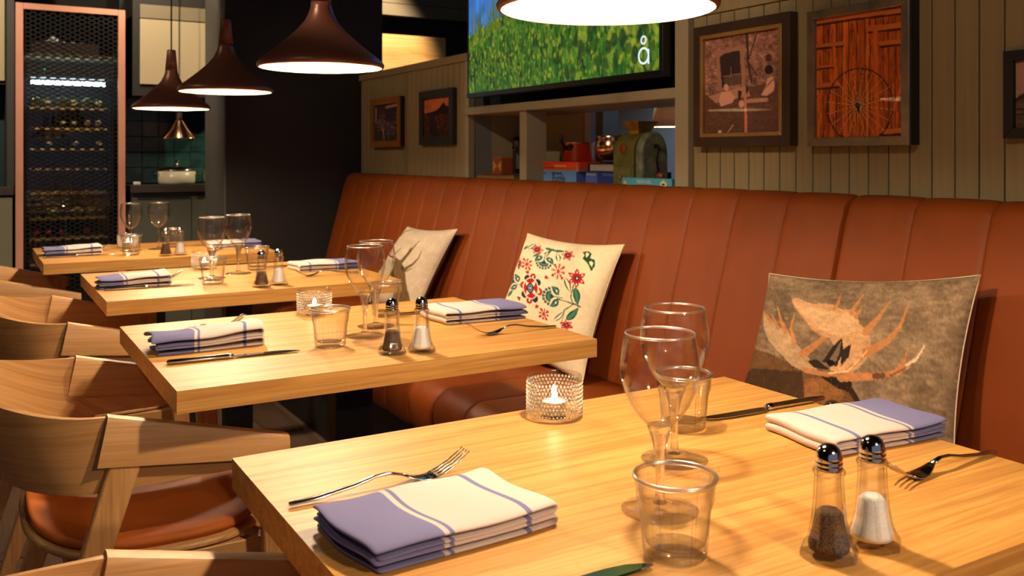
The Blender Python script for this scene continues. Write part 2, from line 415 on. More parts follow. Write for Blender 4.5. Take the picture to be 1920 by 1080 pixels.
# ------------------------------------------------------------------ chairs
def chair_meshes():
    C = {}
    # back band: half ellipse behind, straight wings under the arms. local x forward, y across, origin on the floor under the arm roots
    top, bot, itop, ibot = [], [], [], []
    th = 0.011
    st = []
    for a in np.linspace(-90, 90, 37):
        st.append(('arc', math.radians(a)))
    pts = []
    def rim(a, k):     # k 0 bottom .. 1 top
        aa = 0.268+0.010*k; bb = 0.165+0.082*k**0.9
        z = 0.563+(0.135+0.058*math.cos(a)**2)*k - 0.0*(1-k)
        return Vector((-bb*math.cos(a), aa*math.sin(a), z))
    def wing(s, f, k):  # s side, f 0..1 forward
        x = 0.30*f; zt = 0.693-0.083*f; zb = 0.563+0.004*f
        return Vector((x, s*(0.268+0.010*k+0.004*f), zb+(zt-zb)*k))
    cols = []
    for f in np.linspace(1, 0.12, 6): cols.append(('w', -1, f))
    for a in np.linspace(-90, 90, 33): cols.append(('a', math.radians(a), 0))
    for f in np.linspace(0.12, 1, 6): cols.append(('w', 1, f))
    rings = []
    ks = np.linspace(0, 1, 7)
    for c in cols:
        fn = (lambda k, c=c: wing(c[1], c[2], k)) if c[0] == 'w' else (lambda k, c=c: rim(c[1], k))
        if c[0] == 'w': nrm = Vector((0, c[1], 0))
        else: nrm = Vector((-math.cos(c[1])*0.9, math.sin(c[1]), -0.35*math.cos(c[1]))).normalized()
        # softly rounded lower edge: the band narrows where the wings meet the back
        out = [fn(k)+nrm*th/2 for k in ks]; inn = [fn(k)-nrm*th/2 for k in ks[::-1]]
        rings.append([tuple(p) for p in out+inn])
    C['backrest'] = shade_auto(loft(rings, M['oak_uv'], 'backrest'), 50)
    # arm: bent strip folded over the band, both faces hanging down, tapering forward
    def arm(s):
        R = []
        W = 0.017
        for f in np.linspace(0, 1, 9):
            x = -0.002+0.322*f; zt = 0.703-0.080*f
            h = (0.088-0.044*f)
            lead = 0.020*(1-f)*0   # square cut at the back
            yc = s*(0.279+0.006*f)
            prof = []
            t = 0.0055
            for yy, zz in ((-W, zt-h), (-W, zt-0.010), (-W*0.75, zt-0.002), (0, zt), (W*0.75, zt-0.002), (W, zt-0.010), (W, zt-h),
                           (W-t, zt-h), (W-t, zt-0.013), (W*0.5, zt-0.0085), (-W*0.5, zt-0.0085), (-W+t, zt-0.013), (-W+t, zt-h)):
                sk = 0.018*max(0, (zt-zz))/0.088*(1-f)      # back edge leans
                prof.append((x-sk, yc+yy, zz))
            R.append(prof)
        return shade_auto(loft(R, M['oak_uv'], 'arm'), 45)
    C['armR'] = arm(-1); C['armL'] = arm(1)
    def leg(s, xt, xb, zt, w0, w1, name, yb=0.0):
        t = 0.0135; R = []
        for f in np.linspace(0, 1, 5):
            z = zt*(1-f); x = xt+(xb-xt)*f; w = w0+(w1-w0)*f; yc = s*(0.279+yb*f)
            c = 0.003
            R.append([(x-w/2, yc-t+c, z), (x-w/2+c, yc-t, z), (x+w/2-c, yc-t, z), (x+w/2, yc-t+c, z), (x+w/2, yc+t-c, z), (x+w/2-c, yc+t, z), (x-w/2+c, yc+t, z), (x-w/2, yc+t-c, z)])
        m = loft(R, M['oak_leg'], name, smooth=False); return m
    C['rear'] = {s: leg(s, 0.040, -0.165, 0.655, 0.056, 0.036, 'leg', 0.01) for s in (-1, 1)}
    C['front'] = {s: leg(s, 0.285, 0.315, 0.612, 0.050, 0.034, 'leg', 0.01) for s in (-1, 1)}
    # seat shell: rounded plan, dished, with raised ply rim; pad inside it
    def plan(a, ex, ey):
        ca, sa = math.cos(a), math.sin(a); n = 3.2
        r = (abs(ca)**n+abs(sa)**n)**(-1/n)
        return Vector((0.095+ex*ca*r, ey*sa*r*(1+0.05*ca)))
    def disc(ex, ey, z0, z1, mt, name, dish=0.0, crown=0.0, roundr=0.006):
        R = []
        N = 48
        prof = [(0.0, z0), (0.6, z0), (0.97, z0), (1.0, z0+roundr), (1.0, z1-roundr), (0.985, z1-roundr*.3), (0.96, z1), (0.8, z1+crown*.6-dish*.5), (0.5, z1+crown-dish), (0.2, z1+crown-dish), (0.0, z1+crown-dish)]
        for q, z in prof:
            ring = []
            for k in range(N):
                p = plan(2*PI*k/N, ex*max(q, .001), ey*max(q, .001))
                lift = 0.028*max(0, -(p.x-0.095)/0.21)**2       # back edge turns up
                ring.append((p.x, p.y, z+lift))
            R.append(ring)
        return shade_auto(loft(R, mt, name), 50)
    C['seat'] = disc(0.222, 0.246, 0.415, 0.432, M['oak_uv'], 'seat')
    C['pad'] = disc(0.212, 0.236, 0.430, 0.452, M['seat_leather'], 'seat_pad', dish=0.006, roundr=0.009)
    C['railx'] = {s: box(-0.04, 0.31, s*0.235-0.011, s*0.235+0.011, 0.372, 0.416, M['oak_uv'], 0.002, 1, name='seat_rail') for s in (-1, 1)}
    C['raily'] = box(-0.011, 0.011, -0.266, 0.266, 0.372, 0.416, M['oak_uv'], 0.002, 1, name='cross_rail')
    return C
CM = chair_meshes()
def make_chair(x, y, rz, label):
    t = thing('armchair', label, 'chair', (x, y, 0), rz, 'bent oak armchairs drawn up to the tables')
    ob('backrest', CM['backrest'], t); ob('arm', CM['armR'], t); ob('arm', CM['armL'], t)
    for s in (-1, 1): ob('leg', CM['rear'][s], t); ob('leg', CM['front'][s], t)
    ob('seat', CM['seat'], t); p = ob('seat_pad', CM['pad'], t); p['label'] = 'tan leather seat pad'
    for s in (-1, 1): ob('seat_rail', CM['railx'][s], t)
    ob('cross_rail', CM['raily'], t, (0.29, 0, 0)); ob('cross_rail', CM['raily'], t, (-0.045, 0, 0))
    return t
make_chair(0.138, 0.870, 0, 'bent oak armchair at the table beside the moose cushion')
make_chair(0.211, 2.037, 0, 'bent oak armchair at the table beside the floral cushion')
make_chair(0.234, 3.073, 0, 'bent oak armchair at the table beside the stag cushion')
make_chair(0.055, 4.235, 0, 'bent oak armchair at the table beside the black column')

# ------------------------------------------------------------------ pendant lamps over the tables
P_OUT = [(0.017, 0.158), (0.0245, 0.158), (0.026, 0.145), (0.031, 0.130), (0.041, 0.110), (0.060, 0.088), (0.090, 0.060), (0.120, 0.036), (0.143, 0.018), (0.153, 0.009), (0.1565, 0.002), (0.1545, -0.004), (0.150, -0.0055)]
P_IN = [(0.1495, -0.005), (0.1485, 0.000), (0.1470, 0.006), (0.137, 0.018), (0.115, 0.034), (0.086, 0.057), (0.057, 0.084), (0.038, 0.106), (0.026, 0.128), (0.012, 0.132), (0, 0.132)]
m_out = lathe(P_OUT, 64, M['shade_out'], 'shade', capends=False)
m_in = lathe(P_IN, 64, M['shade_in'], 'reflector', capends=False)
m_neck = lathe([(0.0, 0.242), (0.015, 0.242), (0.0172, 0.239), (0.0245, 0.158), (0.0, 0.158)], 32, M['walnut'], 'neck')
bm = bmesh.new(); bmesh.ops.create_icosphere(bm, subdivisions=2, radius=0.026); m_bulb = bpy.data.meshes.new('bulb'); bm.to_mesh(m_bulb); bm.free(); m_bulb.materials.append(M['bulb'])
def pendant(x, y, z, label):
    t = thing('pendant_lamp', label, 'lamp', (x, y, z), 0, 'brown cone pendant lamps over the tables')
    s = ob('shade', m_out, t); ob('reflector', m_in, s); ob('neck', m_neck, t)
    ob('socket', lathe([(0, .135), (.016, .135), (.016, .07), (0, .07)], 20, M['shade_in'], 'socket'), t)
    ob('bulb', m_bulb, t, (0, 0, 0.046))
    h = 2.62-z
    ob('cord', tube([(0, 0, 0.24), (0, 0, h-0.02)], 0.0032, 8, M['cord'], 'cord'), t)
    ob('ceiling_cup', lathe([(0, h), (0.05, h), (0.05, h-0.02), (0, h-0.024)], 24, M['shade_out'], 'ceiling_cup'), t)
pendant(0.771, 1.039, 1.370, 'brown cone pendant lamp hanging over the table beside the moose cushion')
pendant(0.753, 2.205, 1.384, 'brown cone pendant lamp hanging over the table beside the floral cushion')
pendant(0.747, 3.168, 1.382, 'brown cone pendant lamp hanging over the table beside the stag cushion')
pendant(0.726, 4.025, 1.362, 'brown cone pendant lamp hanging over the table beside the black column')

# ------------------------------------------------------------------ unseen ceiling spots added as fill light (above the frame)
m_can = lathe([(0, 2.62), (0.045, 2.62), (0.045, 2.50), (0.040, 2.50), (0.038, 2.59), (0, 2.59)], 24, M['black'], 'spot_can')
def spot(x, y, power, label, aim=(0, 0, -1), ang=95, col=(1, .78, .52)):
    o = ob('fill_spot', m_can, None, (x, y, 0)); tag(o, label, 'spotlight', 'added ceiling fill spotlights')
    l = bpy.data.lights.new('fill_light', 'SPOT'); l.energy = power; l.spot_size = math.radians(ang); l.spot_blend = 0.5
    l.shadow_soft_size = 0.03; l.color = col
    lo = bpy.data.objects.new('fill_light', l); COL.objects.link(lo); lo.parent = o; lo.location = (0, 0, 2.485)
    lo.rotation_euler = Vector(aim).to_track_quat('-Z', 'Y').to_euler()
spot(-0.3, 4.7, FILL_W*2.6, 'added ceiling fill spotlight before the wine cabinet', (0.55, 1.0, -0.85), 80)
spot(0.95, 5.2, FILL_W*0.9, 'added ceiling fill spotlight before the kitchen counter', (0.25, 0.8, -0.9), 100)
spot(-0.75, 1.2, FILL_W*0.45, 'added ceiling fill spotlight behind the armchairs', (0.35, 0.1, -1))
spot(-0.75, 3.2, FILL_W*0.45, 'added ceiling fill spotlight behind the armchairs', (0.35, 0.1, -1))
spot(2.60, 5.55, FILL_W*2.6, 'added ceiling fill spotlight before the pine board', (-0.35, 0.75, -0.75), 95)
spot(3.30, 3.60, FILL_W*3.2, 'added ceiling fill spotlight in the next room', (0.4, 0.0, -1), 120, (0.8, 0.9, 1.0))
for yy, w_ in ((0.9, 'silver gold frame'), (2.2, 'television'), (4.0, 'small far pictures')):
    spot(-0.35, yy-0.3, FILL_W*(2.2 if yy == 2.2 else 1.3), 'added ceiling fill spotlight aimed at the wall by the '+w_, (2.3, 0.75, -1.05), 44)
# ------------------------------------------------------------------ tableware
TZ = 0.75
bowl_o = [(0.0, 0.0965), (0.010, 0.0975), (0.0175, 0.101), (0.026, 0.110), (0.0345, 0.123), (0.0415, 0.139), (0.0455, 0.155), (0.0462, 0.165), (0.0452, 0.178), (0.0428, 0.192), (0.0402, 0.204)]
bowl = bowl_o+[(0.0398, 0.2048), (0.0392, 0.204)]+[(max(r-0.0011, 0), z+0.0006) for r, z in bowl_o[-2:0:-1]]+[(0, 0.0985)]
WG = {'bowl': lathe(bowl, 48, M['glass'], 'bowl'),
      'stem': lathe([(0, 0.097), (0.0150, 0.0985), (0.0125, 0.090), (0.0088, 0.078), (0.0062, 0.062), (0.0050, 0.045), (0.0047, 0.026), (0.0058, 0.014), (0.0085, 0.0085), (0, 0.0085)], 24, M['stem'], 'stem'),
      'rim': lathe([(0.0392, 0.2036), (0.0398, 0.2030), (0.0407, 0.2036), (0.0407, 0.2048), (0.0399, 0.2056), (0.0392, 0.2048), (0.0392, 0.2036)], 56, M['rim'], 'rim', capends=False),
      'foot': lathe([(0, 0.0002), (0.0440, 0.0002), (0.0450, 0.0009), (0.0440, 0.0018), (0.028, 0.0030), (0.014, 0.0058), (0.0085, 0.0090), (0, 0.0090)], 48, M['glass'], 'foot')}
def wine(x, y, label, group):
    t = thing('wine_glass', label, 'glass', (x, y, TZ+.0005), 0, group)
    for k in ('bowl', 'stem', 'foot'): ob(k, WG[k], t)
    ob('rim', WG['rim'], t.children[0] if t.children else t)
# fluted tumbler
def facet(a, j, r, z):
    if j >= len(tp_out): return r
    k = max(0.0, min(1.0, (0.060-z)/0.006)) * (1 if z > 0.006 else 0.9)
    if k <= 0: return r
    n = 10; u = (a % (2*PI/n))-PI/n
    # scalloped shoulder: flutes end in small arches
    arch = 0.060-0.006*(1-math.cos(u*n))*0.5
    poly = math.cos(PI/n)/math.cos(u)
    groove = 1-0.075*max(0, 1-abs(abs(u)*n/PI-1)/.22)
    return r*(1+(poly*1.015*groove-1)*k)
tp_out = [(0, 0.0), (0.0290, 0.0), (0.0325, 0.003), (0.0338, 0.008), (0.0350, 0.022), (0.0364, 0.040), (0.0376, 0.052), (0.0390, 0.0565), (0.0397, 0.060), (0.0402, 0.070), (0.0408, 0.0765), (0.0428, 0.0785), (0.0436, 0.0808), (0.0430, 0.0832), (0.0415, 0.0842)]
tp_in = [(0.0400, 0.0830), (0.0390, 0.078), (0.0380, 0.066), (0.0358, 0.050), (0.0335, 0.026), (0.0310, 0.016), (0.026, 0.0125), (0.014, 0.0115), (0, 0.0115)]
TM = shade_auto(lathe(tp_out+tp_in, 120, M['tumbler'], 'tumbler', rad=facet), 28)
TRIM = lathe([(0.0398+0.0022+0.0021*math.cos(a), 0.0815+0.0027*math.sin(a)) for a in np.linspace(0, 2*PI, 11)], 64, M['rim'], 'rim', capends=False)
TBASE = lathe([(0, 0.0006), (0.0300, 0.0006), (0.0325, 0.004), (0.0325, 0.009), (0.0290, 0.0112), (0, 0.0112)], 40, M['dotglass'], 'base')
def tumbler(x, y, label, group):
    t = thing('tumbler', label, 'glass', (x, y, TZ+.0006), 0.13, group)
    ob('wall', TM, t); ob('rim', TRIM, t); ob('base', TBASE, t)
# dotted votive
v_prof = [(0, 0.0), (0.036, 0.0), (0.0405, 0.002), (0.0420, 0.006), (0.0425, 0.058), (0.0432, 0.062), (0.0425, 0.0655), (0.0405, 0.0662), (0.0388, 0.064), (0.0380, 0.058), (0.0375, 0.016), (0.035, 0.011), (0.02, 0.0095), (0, 0.0095)]
VM = lathe(v_prof, 56, M['dotglass'], 'holder')
def beads():
    V, F = [], []
    rows = [0.0085+0.0058*i for i in range(9)]
    for ri, z in enumerate(rows):
        n = 46
        for k in range(n):
            a = 2*PI*(k+(0.5 if ri % 2 else 0))/n; c, s = math.cos(a), math.sin(a)
            b = len(V); R0 = 0.0424; r = 0.0026
            for q, h in ((1.0, 0.0), (0.72, 0.0018)):
                for j in range(6):
                    t = 2*PI*j/6; u = r*q*math.cos(t); w = r*q*math.sin(t)
                    V.append(((R0+h)*c-u*s, (R0+h)*s+u*c, z+w))
            V.append(((R0+0.0027)*c, (R0+0.0027)*s, z))
            for j in range(6):
                j2 = (j+1) % 6
                F.append((b+j, b+j2, b+6+j2, b+6+j)); F.append((b+6+j, b+6+j2, b+12))
    return md('beads', V, F, M['bead'])
BM = beads()
wax_m = lathe([(0, 0.002), (0.0185, 0.002), (0.0185, 0.015), (0.012, 0.0146), (0, 0.0138)], 28, M['wax'], 'wax')
cup_m = lathe([(0, 0.0), (0.0190, 0.0), (0.0192, 0.0158), (0.0198, 0.0162), (0.0188, 0.0160), (0.0186, 0.0015), (0, 0.0015)], 28, M['alu'], 'cup')
flame_m = lathe([(0, 0.0), (0.0030, 0.0015), (0.0046, 0.0045), (0.0038, 0.008), (0.0018, 0.012), (0, 0.0145)], 14, M['flame'], 'flame')
def votive(x, y, where):
    t = thing('candle_holder', 'clear dotted glass candle holder on the table '+where, 'candle holder', (x, y, TZ+.0006), 0, 'dotted glass candle holders')
    ob('holder', VM, t); b = ob('bead', BM, t); b['kind'] = 'stuff'
    c = thing('tealight', 'lit white tealight in the dotted holder on the table '+where, 'candle', (x, y, TZ+0.0102), 0, 'lit tealights')
    ob('cup', cup_m, c); ob('wax', wax_m, c); ob('wick', tube([(0, 0, .013), (0.0006, 0, .020)], .0007, 6, M['wick'], 'wick'), c)
    ob('flame', flame_m, c, (0.0005, 0, 0.0185))
# salt and pepper
s_prof = [(0.0285, 0.0), (0.0292, 0.003), (0.0282, 0.0075), (0.0245, 0.013), (0.0205, 0.024), (0.0178, 0.038), (0.0160, 0.056), (0.0150, 0.074), (0.0148, 0.083), (0.0160, 0.0850), (0.0164, 0.0875), (0.0150, 0.0895)]
def octo(a, j, r, z):
    n = 8; u = (a % (2*PI/n))-PI/n
    return r*math.cos(PI/n)/math.cos(u)*1.03 if z < 0.084 else r
SH = shade_auto(lathe([(0, 0)]+s_prof+[(0.0125, 0.0895), (0.0120, 0.083), (0.0122, 0.074), (0.0132, 0.056), (0.0150, 0.038), (0.0178, 0.024), (0.0210, 0.014), (0.018, 0.0075), (0, 0.007)], 64, M['shaker'], 'bottle', rad=octo), 26)
CAP = lathe([(0, 0.0885), (0.0128, 0.0885), (0.0136, 0.0895), (0.0136, 0.092), (0.0126, 0.0930), (0.0136, 0.0942), (0.0136, 0.0965), (0.0126, 0.0975), (0.0134, 0.0985), (0.0134, 0.1010), (0.0124, 0.1065), (0.0100, 0.1110), (0.0060, 0.1140), (0, 0.1150)], 32, M['chrome'], 'cap')
def fill(h, mt, tilt):
    pr = [(0, 0.0078), (0.0200, 0.0080), (0.0208, 0.0140), (0.0176, 0.024), (0.0149, 0.038), (0.0131, 0.056), (0.0118, 0.07)]
    q = [p for p in pr if p[1] < h-0.003]
    rr = np.interp(h, [p[1] for p in pr[1:]], [p[0] for p in pr[1:]])
    q += [(rr, h-0.002), (rr*0.7, h+0.002), (rr*.3, h), (0, h-0.001)]
    return lathe(q, 24, mt, 'filling')
PEP, SAL = fill(0.046, M['pepper'], 0), fill(0.050, M['salt'], 0)
def shaker(x, y, kind, where):
    lab = 'glass pepper shaker with chrome dome cap on the table ' if kind == 'pepper' else 'glass salt shaker with chrome dome cap on the table '
    t = thing(kind+'_shaker', lab+where, 'shaker', (x, y, TZ+.0006), 0.2, kind+' shakers')
    ob('bottle', SH, t); ob('cap', CAP, t); ob('filling', PEP if kind == 'pepper' else SAL, t)
# cutlery, local +x from the handle end
def sec(x, w, z, h, n=10):
    return [(x, w/2*math.cos(2*PI*k/n), z+h/2*math.sin(2*PI*k/n)) for k in range(n)]
fk = [(0.0, .0060, .0042, .0030), (0.003, .0092, .0042, .0042), (0.03, .0098, .0048, .0044), (0.07, .0080, .0096, .0042), (0.095, .0062, .0150, .0040), (0.112, .0058, .0155, .0036), (0.128, .0085, .0115, .0030)]
fh = [(0.126, .0080, .0120, .0030), (0.136, .0150, .0076, .0028), (0.146, .0215, .0046, .0026), (0.157, .0240, .0034, .0024), (0.166, .0240, .0044, .0024)]
FK = {'handle': loft([sec(*s) for s in fk], M['steel'], 'handle'), 'head': loft([sec(*s) for s in fh], M['steel'], 'head')}
def tine(yy):
    pts = [(0.164, yy, .0042, .0040), (0.175, yy*.97, .0075, .0035), (0.188, yy*.95, .0135, .0030), (0.200, yy*.92, .0210, .0024), (0.207, yy*.9, .0262, .0013)]
    R = []
    for x, y0, z, w in pts: R.append([(x, y0+w/2*math.cos(2*PI*k/8), z+0.0011*math.sin(2*PI*k/8)) for k in range(8)])
    return loft(R, M['steel'], 'tine')
TI = [tine(q) for q in (-.0098, -.0033, .0033, .0098)]
def fork(x, y, rz, label):
    t = thing('fork', label, 'fork', (x, y, TZ-.0002), rz, 'steel table forks'); t.scale = (1.13, 1.13, 1.13)
    ob('handle', FK['handle'], t); ob('head', FK['head'], t)
    for m_ in TI: ob('tine', m_, t)
kh = [(0, .007, .0050, .005), (.003, .0115, .0052, .0085), (.03, .0125, .0052, .0092), (.07, .0118, .0052, .0092), (.096, .0110, .0052, .0095), (.100, .0128, .0054, .0104), (.106, .0122, .0052, .0098), (.110, .0085, .0045, .0065)]
KN = {'handle': loft([sec(*s, 14) for s in kh], M['steel'], 'handle')}
def blade():
    R = []
    for x, w, o in ((.108, .0085, 0), (.120, .0170, .002), (.150, .0185, .002), (.185, .0180, .001), (.205, .0150, -.001), (.218, .0085, -.004), (.224, .0020, -.006)):
        R.append([(x, -w/2+o, .0036), (x, -w/2+o+.001, .0046), (x, w/2+o, .0042), (x, w/2+o, .0036), (x, o, .0030)])
    return shade_auto(loft(R, M['steel'], 'blade'), 20)
KN['blade'] = blade()
def knife(x, y, rz, label):
    t = thing('table_knife', label, 'knife', (x, y, TZ-.0006), rz, 'steel table knives'); t.scale = (1.17, 1.17, 1.1)
    ob('handle', KN['handle'], t); ob('blade', KN['blade'], t)
# napkins: a striped cloth folded in flat layers
def napkin_mat():
    m = mat('napkin_cloth', S(238, 230, 218), 0.9, 0, 0.15); N, L, b = NT(m)
    uv = N.new('ShaderNodeUVMap'); uv.uv_map = 'UVMap'; sx = N.new('ShaderNodeSeparateXYZ'); L.new(uv.outputs[0], sx.inputs[0])
    cr = N.new('ShaderNodeValToRGB'); cr.color_ramp.interpolation = 'CONSTANT'
    blue, white = S(120, 120, 164), S(212, 198, 192)
    E = [(0, blue), (.345, white), (.372, blue), (.397, white), (.80, blue), (.832, white)]
    el = cr.color_ramp.elements
    while len(el) < len(E): el.new(0.5)
    for e, (p, c) in zip(el, E): e.position = p; e.color = c
    L.new(sx.outputs[0], cr.inputs[0])
    tc = N.new('ShaderNodeTexCoord'); wv = N.new('ShaderNodeTexWave'); wv.inputs['Scale'].default_value = 260; wv.bands_direction = 'DIAGONAL'
    L.new(tc.outputs['Object'], wv.inputs['Vector'])
    mr = N.new('ShaderNodeMapRange'); mr.inputs[3].default_value = .88; mr.inputs[4].default_value = 1.04; L.new(wv.outputs['Fac'], mr.inputs[0])
    vm = N.new('ShaderNodeVectorMath'); vm.operation = 'SCALE'; L.new(cr.outputs[0], vm.inputs[0]); L.new(mr.outputs[0], vm.inputs['Scale'])
    L.new(vm.outputs[0], b.inputs['Base Color'])
    bp = N.new('ShaderNodeBump'); bp.inputs['Strength'].default_value = .25; bp.inputs['Distance'].default_value = .0006
    L.new(wv.outputs['Fac'], bp.inputs['Height']); L.new(bp.outputs[0], b.inputs['Normal'])
    return m
M['napkin'] = napkin_mat()
def napkin_layers(L=0.235, W=0.155, H=0.026, seed=0, roll=0.0, lift=0.0):
    """two folded cloth layers: each a flattened loop (rounded at the far end, open at the blue end)"""
    r = random.Random(seed); out = []
    ph = [r.uniform(0, 6) for _ in range(4)]
    nl = 2; h = H/nl
    for l in range(nl):
        z0 = l*h+0.0018; t = 0.0044
        path = []
        xo = r.uniform(-.004, .003)
        n = 22
        for i in range(n): path.append((xo+(L-h/2)*i/(n-1), 'b'))
        arc = [(-80+20*k) for k in range(9)]
        V, F, UV = [], [], []
        prof = []
        for i in range(n): prof.append((xo+0.004+(L-h/2-0.004)*i/(n-1), z0+0.0006))
        for a in arc: prof.append((L-h/2+h/2*math.cos(math.radians(a))*0.9, z0+h/2+h/2*math.sin(math.radians(a))*0.95))
        for i in range(n): prof.append((L-h/2-(L-h/2-xo*2)*i/(n-1), z0+h-0.0004))
        m = len(prof); nw = 13
        def pt(x, z, s):          # s -1..1 across
            u = max(0, min(1, x/L))
            sag = -0.0035*l*(1-abs(s))*math.sin(u*PI)
            wav = 0.0009*(l+0.4)*math.sin(9*x/L*1.1+ph[0]+2*s)*min(1, z/h*0.7)+0.0005*math.sin(11*u+ph[1]-3*s)*min(1, z/H)
            edge = abs(s)**8
            zz = z+wav-edge*(z-z0)*0.35*(1 if z > z0+h*.5 else 0)
            zz += roll*(1-s*s)*z/H + lift*u*u*(z/H)
            zz = max(zz, 0.0024)
            return (x-L/2+0.004*math.sin(3*s+ph[2]), s*W/2*(1-roll*6*(z/H))+0.004*math.sin(4*u+ph[3]), zz)
        for k in range(nw):
            s = -1+2*k/(nw-1)
            for x, z in prof:
                V.append(pt(x, z, s)); UV.append((max(0, min(1, x/L)), (s+1)/2))
        for k in range(nw-1):
            for i in range(m-1): F.append((k*m+i, k*m+i+1, (k+1)*m+i+1, (k+1)*m+i))
        me = md('layer', V, F, M['napkin'], True, UV)
        out.append((me, t))
    return out
def napkin(x, y, rz, label, seed, tagit=False, **k):
    t = thing('napkin', label, 'napkin', (x, y, TZ), rz, 'blue and white striped napkins')
    H = k.get('H', 0.026)
    for i, (me, th) in enumerate(napkin_layers(seed=seed, **k)):
        o = ob('fold', me, t)
        so = o.modifiers.new('solid', 'SOLIDIFY'); so.thickness = th; so.offset = 0
        o.modifiers.new('sub', 'SUBSURF').levels = 1; o.modifiers['sub'].render_levels = 1
    if tagit:
        L_ = k.get('L', .235); W_ = k.get('W', .155)
        g = ob('care_tag', box(L_/2-0.020, L_/2-0.0015, W_/2-0.052, W_/2-0.022, H*.40, H*.40+.0008, mat('tag_white', S(236, 230, 222), .8), name='care_tag'), t)
        g.rotation_euler = (0, 0.10, 0)
        ob('tag_print', box(L_/2-0.0150, L_/2-0.005, W_/2-0.048, W_/2-0.027, H*.40+.0007, H*.40+.0012, mat('tag_red', S(176, 50, 34), .8), name='tag_print'), g)
    return t
def setting(k, chair_nap, bench_nap, wines, tumbs, vot, pep, sal, forks, knives):
    wh = WHO[k]
    for (x, y), sd in zip(wines, ('chair', 'bench')): wine(x, y, 'stemmed wine glass nearer the %s on the table %s' % (sd, wh), 'wine glasses on the table '+wh)
    for (x, y), sd in zip(tumbs, ('chair', 'bench')): tumbler(x, y, 'fluted water tumbler nearer the %s on the table %s' % (sd, wh), 'water tumblers on the table '+wh)
    votive(*vot, wh); shaker(*pep, 'pepper', wh); shaker(*sal, 'salt', wh)
    x, y, r, sd, kw = chair_nap; napkin(x, y, r, 'folded striped napkin on the chair side of the table '+wh, sd, **kw)
    x, y, r, sd, kw = bench_nap; napkin(x, y, r, 'folded striped napkin on the bench side of the table '+wh, sd, **kw)
    for (x, y, r), side in zip(forks, ('chair', 'bench')): fork(x, y, r, 'steel fork on the %s side of the table %s' % (side, wh))
    for (x, y, r), side in zip(knives, ('chair', 'bench')): knife(x, y, r, 'steel knife on the %s side of the table %s' % (side, wh))
setting(1, (0.440, 0.914, 0.10, 1, dict(L=.224, W=.150, H=.025)), (1.128, 0.905, PI-0.05, 2, dict(tagit=True, L=.225, W=.140, H=.024)),
        [(0.687, 0.824), (0.818, 0.951)], [(0.622, 0.722), (0.925, 1.054)], (0.790, 1.203), (0.757, 0.641), (0.819, 0.637),
        [(0.320, 1.050, 0.015), (1.213, 0.744, PI+0.02)], [(0.322, 0.706, 0.05), (1.232, 1.055, PI-0.04)])
setting(2, (0.440, 2.030, -0.02, 3, dict(L=.225, W=.105, H=.030, roll=.006, lift=.010)), (1.100, 2.055, PI-0.02, 4, dict(L=.225, W=.150, H=.030)),
        [(0.774, 1.964), (0.841, 2.061)], [(0.665, 1.888), (0.917, 2.187)], (0.764, 2.290), (0.754, 1.762), (0.814, 1.746),
        [(0.345, 2.165, 0.28), (1.203, 1.826, PI-0.02)], [(0.332, 1.890, -0.04), (1.202, 2.190, PI+0.06)])
setting(3, (0.440, 3.100, 0.0, 5, dict(L=.215, W=.105, H=.028, roll=.006, lift=.008)), (1.105, 3.215, PI, 6, dict(L=.220, W=.140, H=.026)),
        [(0.697, 3.150), (0.805, 3.231)], [(0.668, 3.004), (0.889, 3.302)], (0.731, 3.425), (0.786, 2.866), (0.846, 2.886),
        [(0.385, 3.165, 0.18), (1.170, 3.030, PI)], [(0.350, 3.020, -0.02), (1.190, 3.350, PI)])
setting(4, (0.365, 4.215, 0.0, 7, dict(L=.215, W=.105, H=.026, roll=.006, lift=.008)), (1.020, 4.190, PI, 8, dict(L=.215, W=.140, H=.026)),
        [(0.601, 4.250), (0.716, 4.260)], [(0.575, 4.066), (0.789, 4.327)], (0.606, 4.385), (0.691, 3.953), (0.750, 3.965),
        [(0.285, 4.290, 0.05), (1.090, 4.055, PI)], [(0.252, 4.110, 0.0), (1.100, 4.330, PI)])
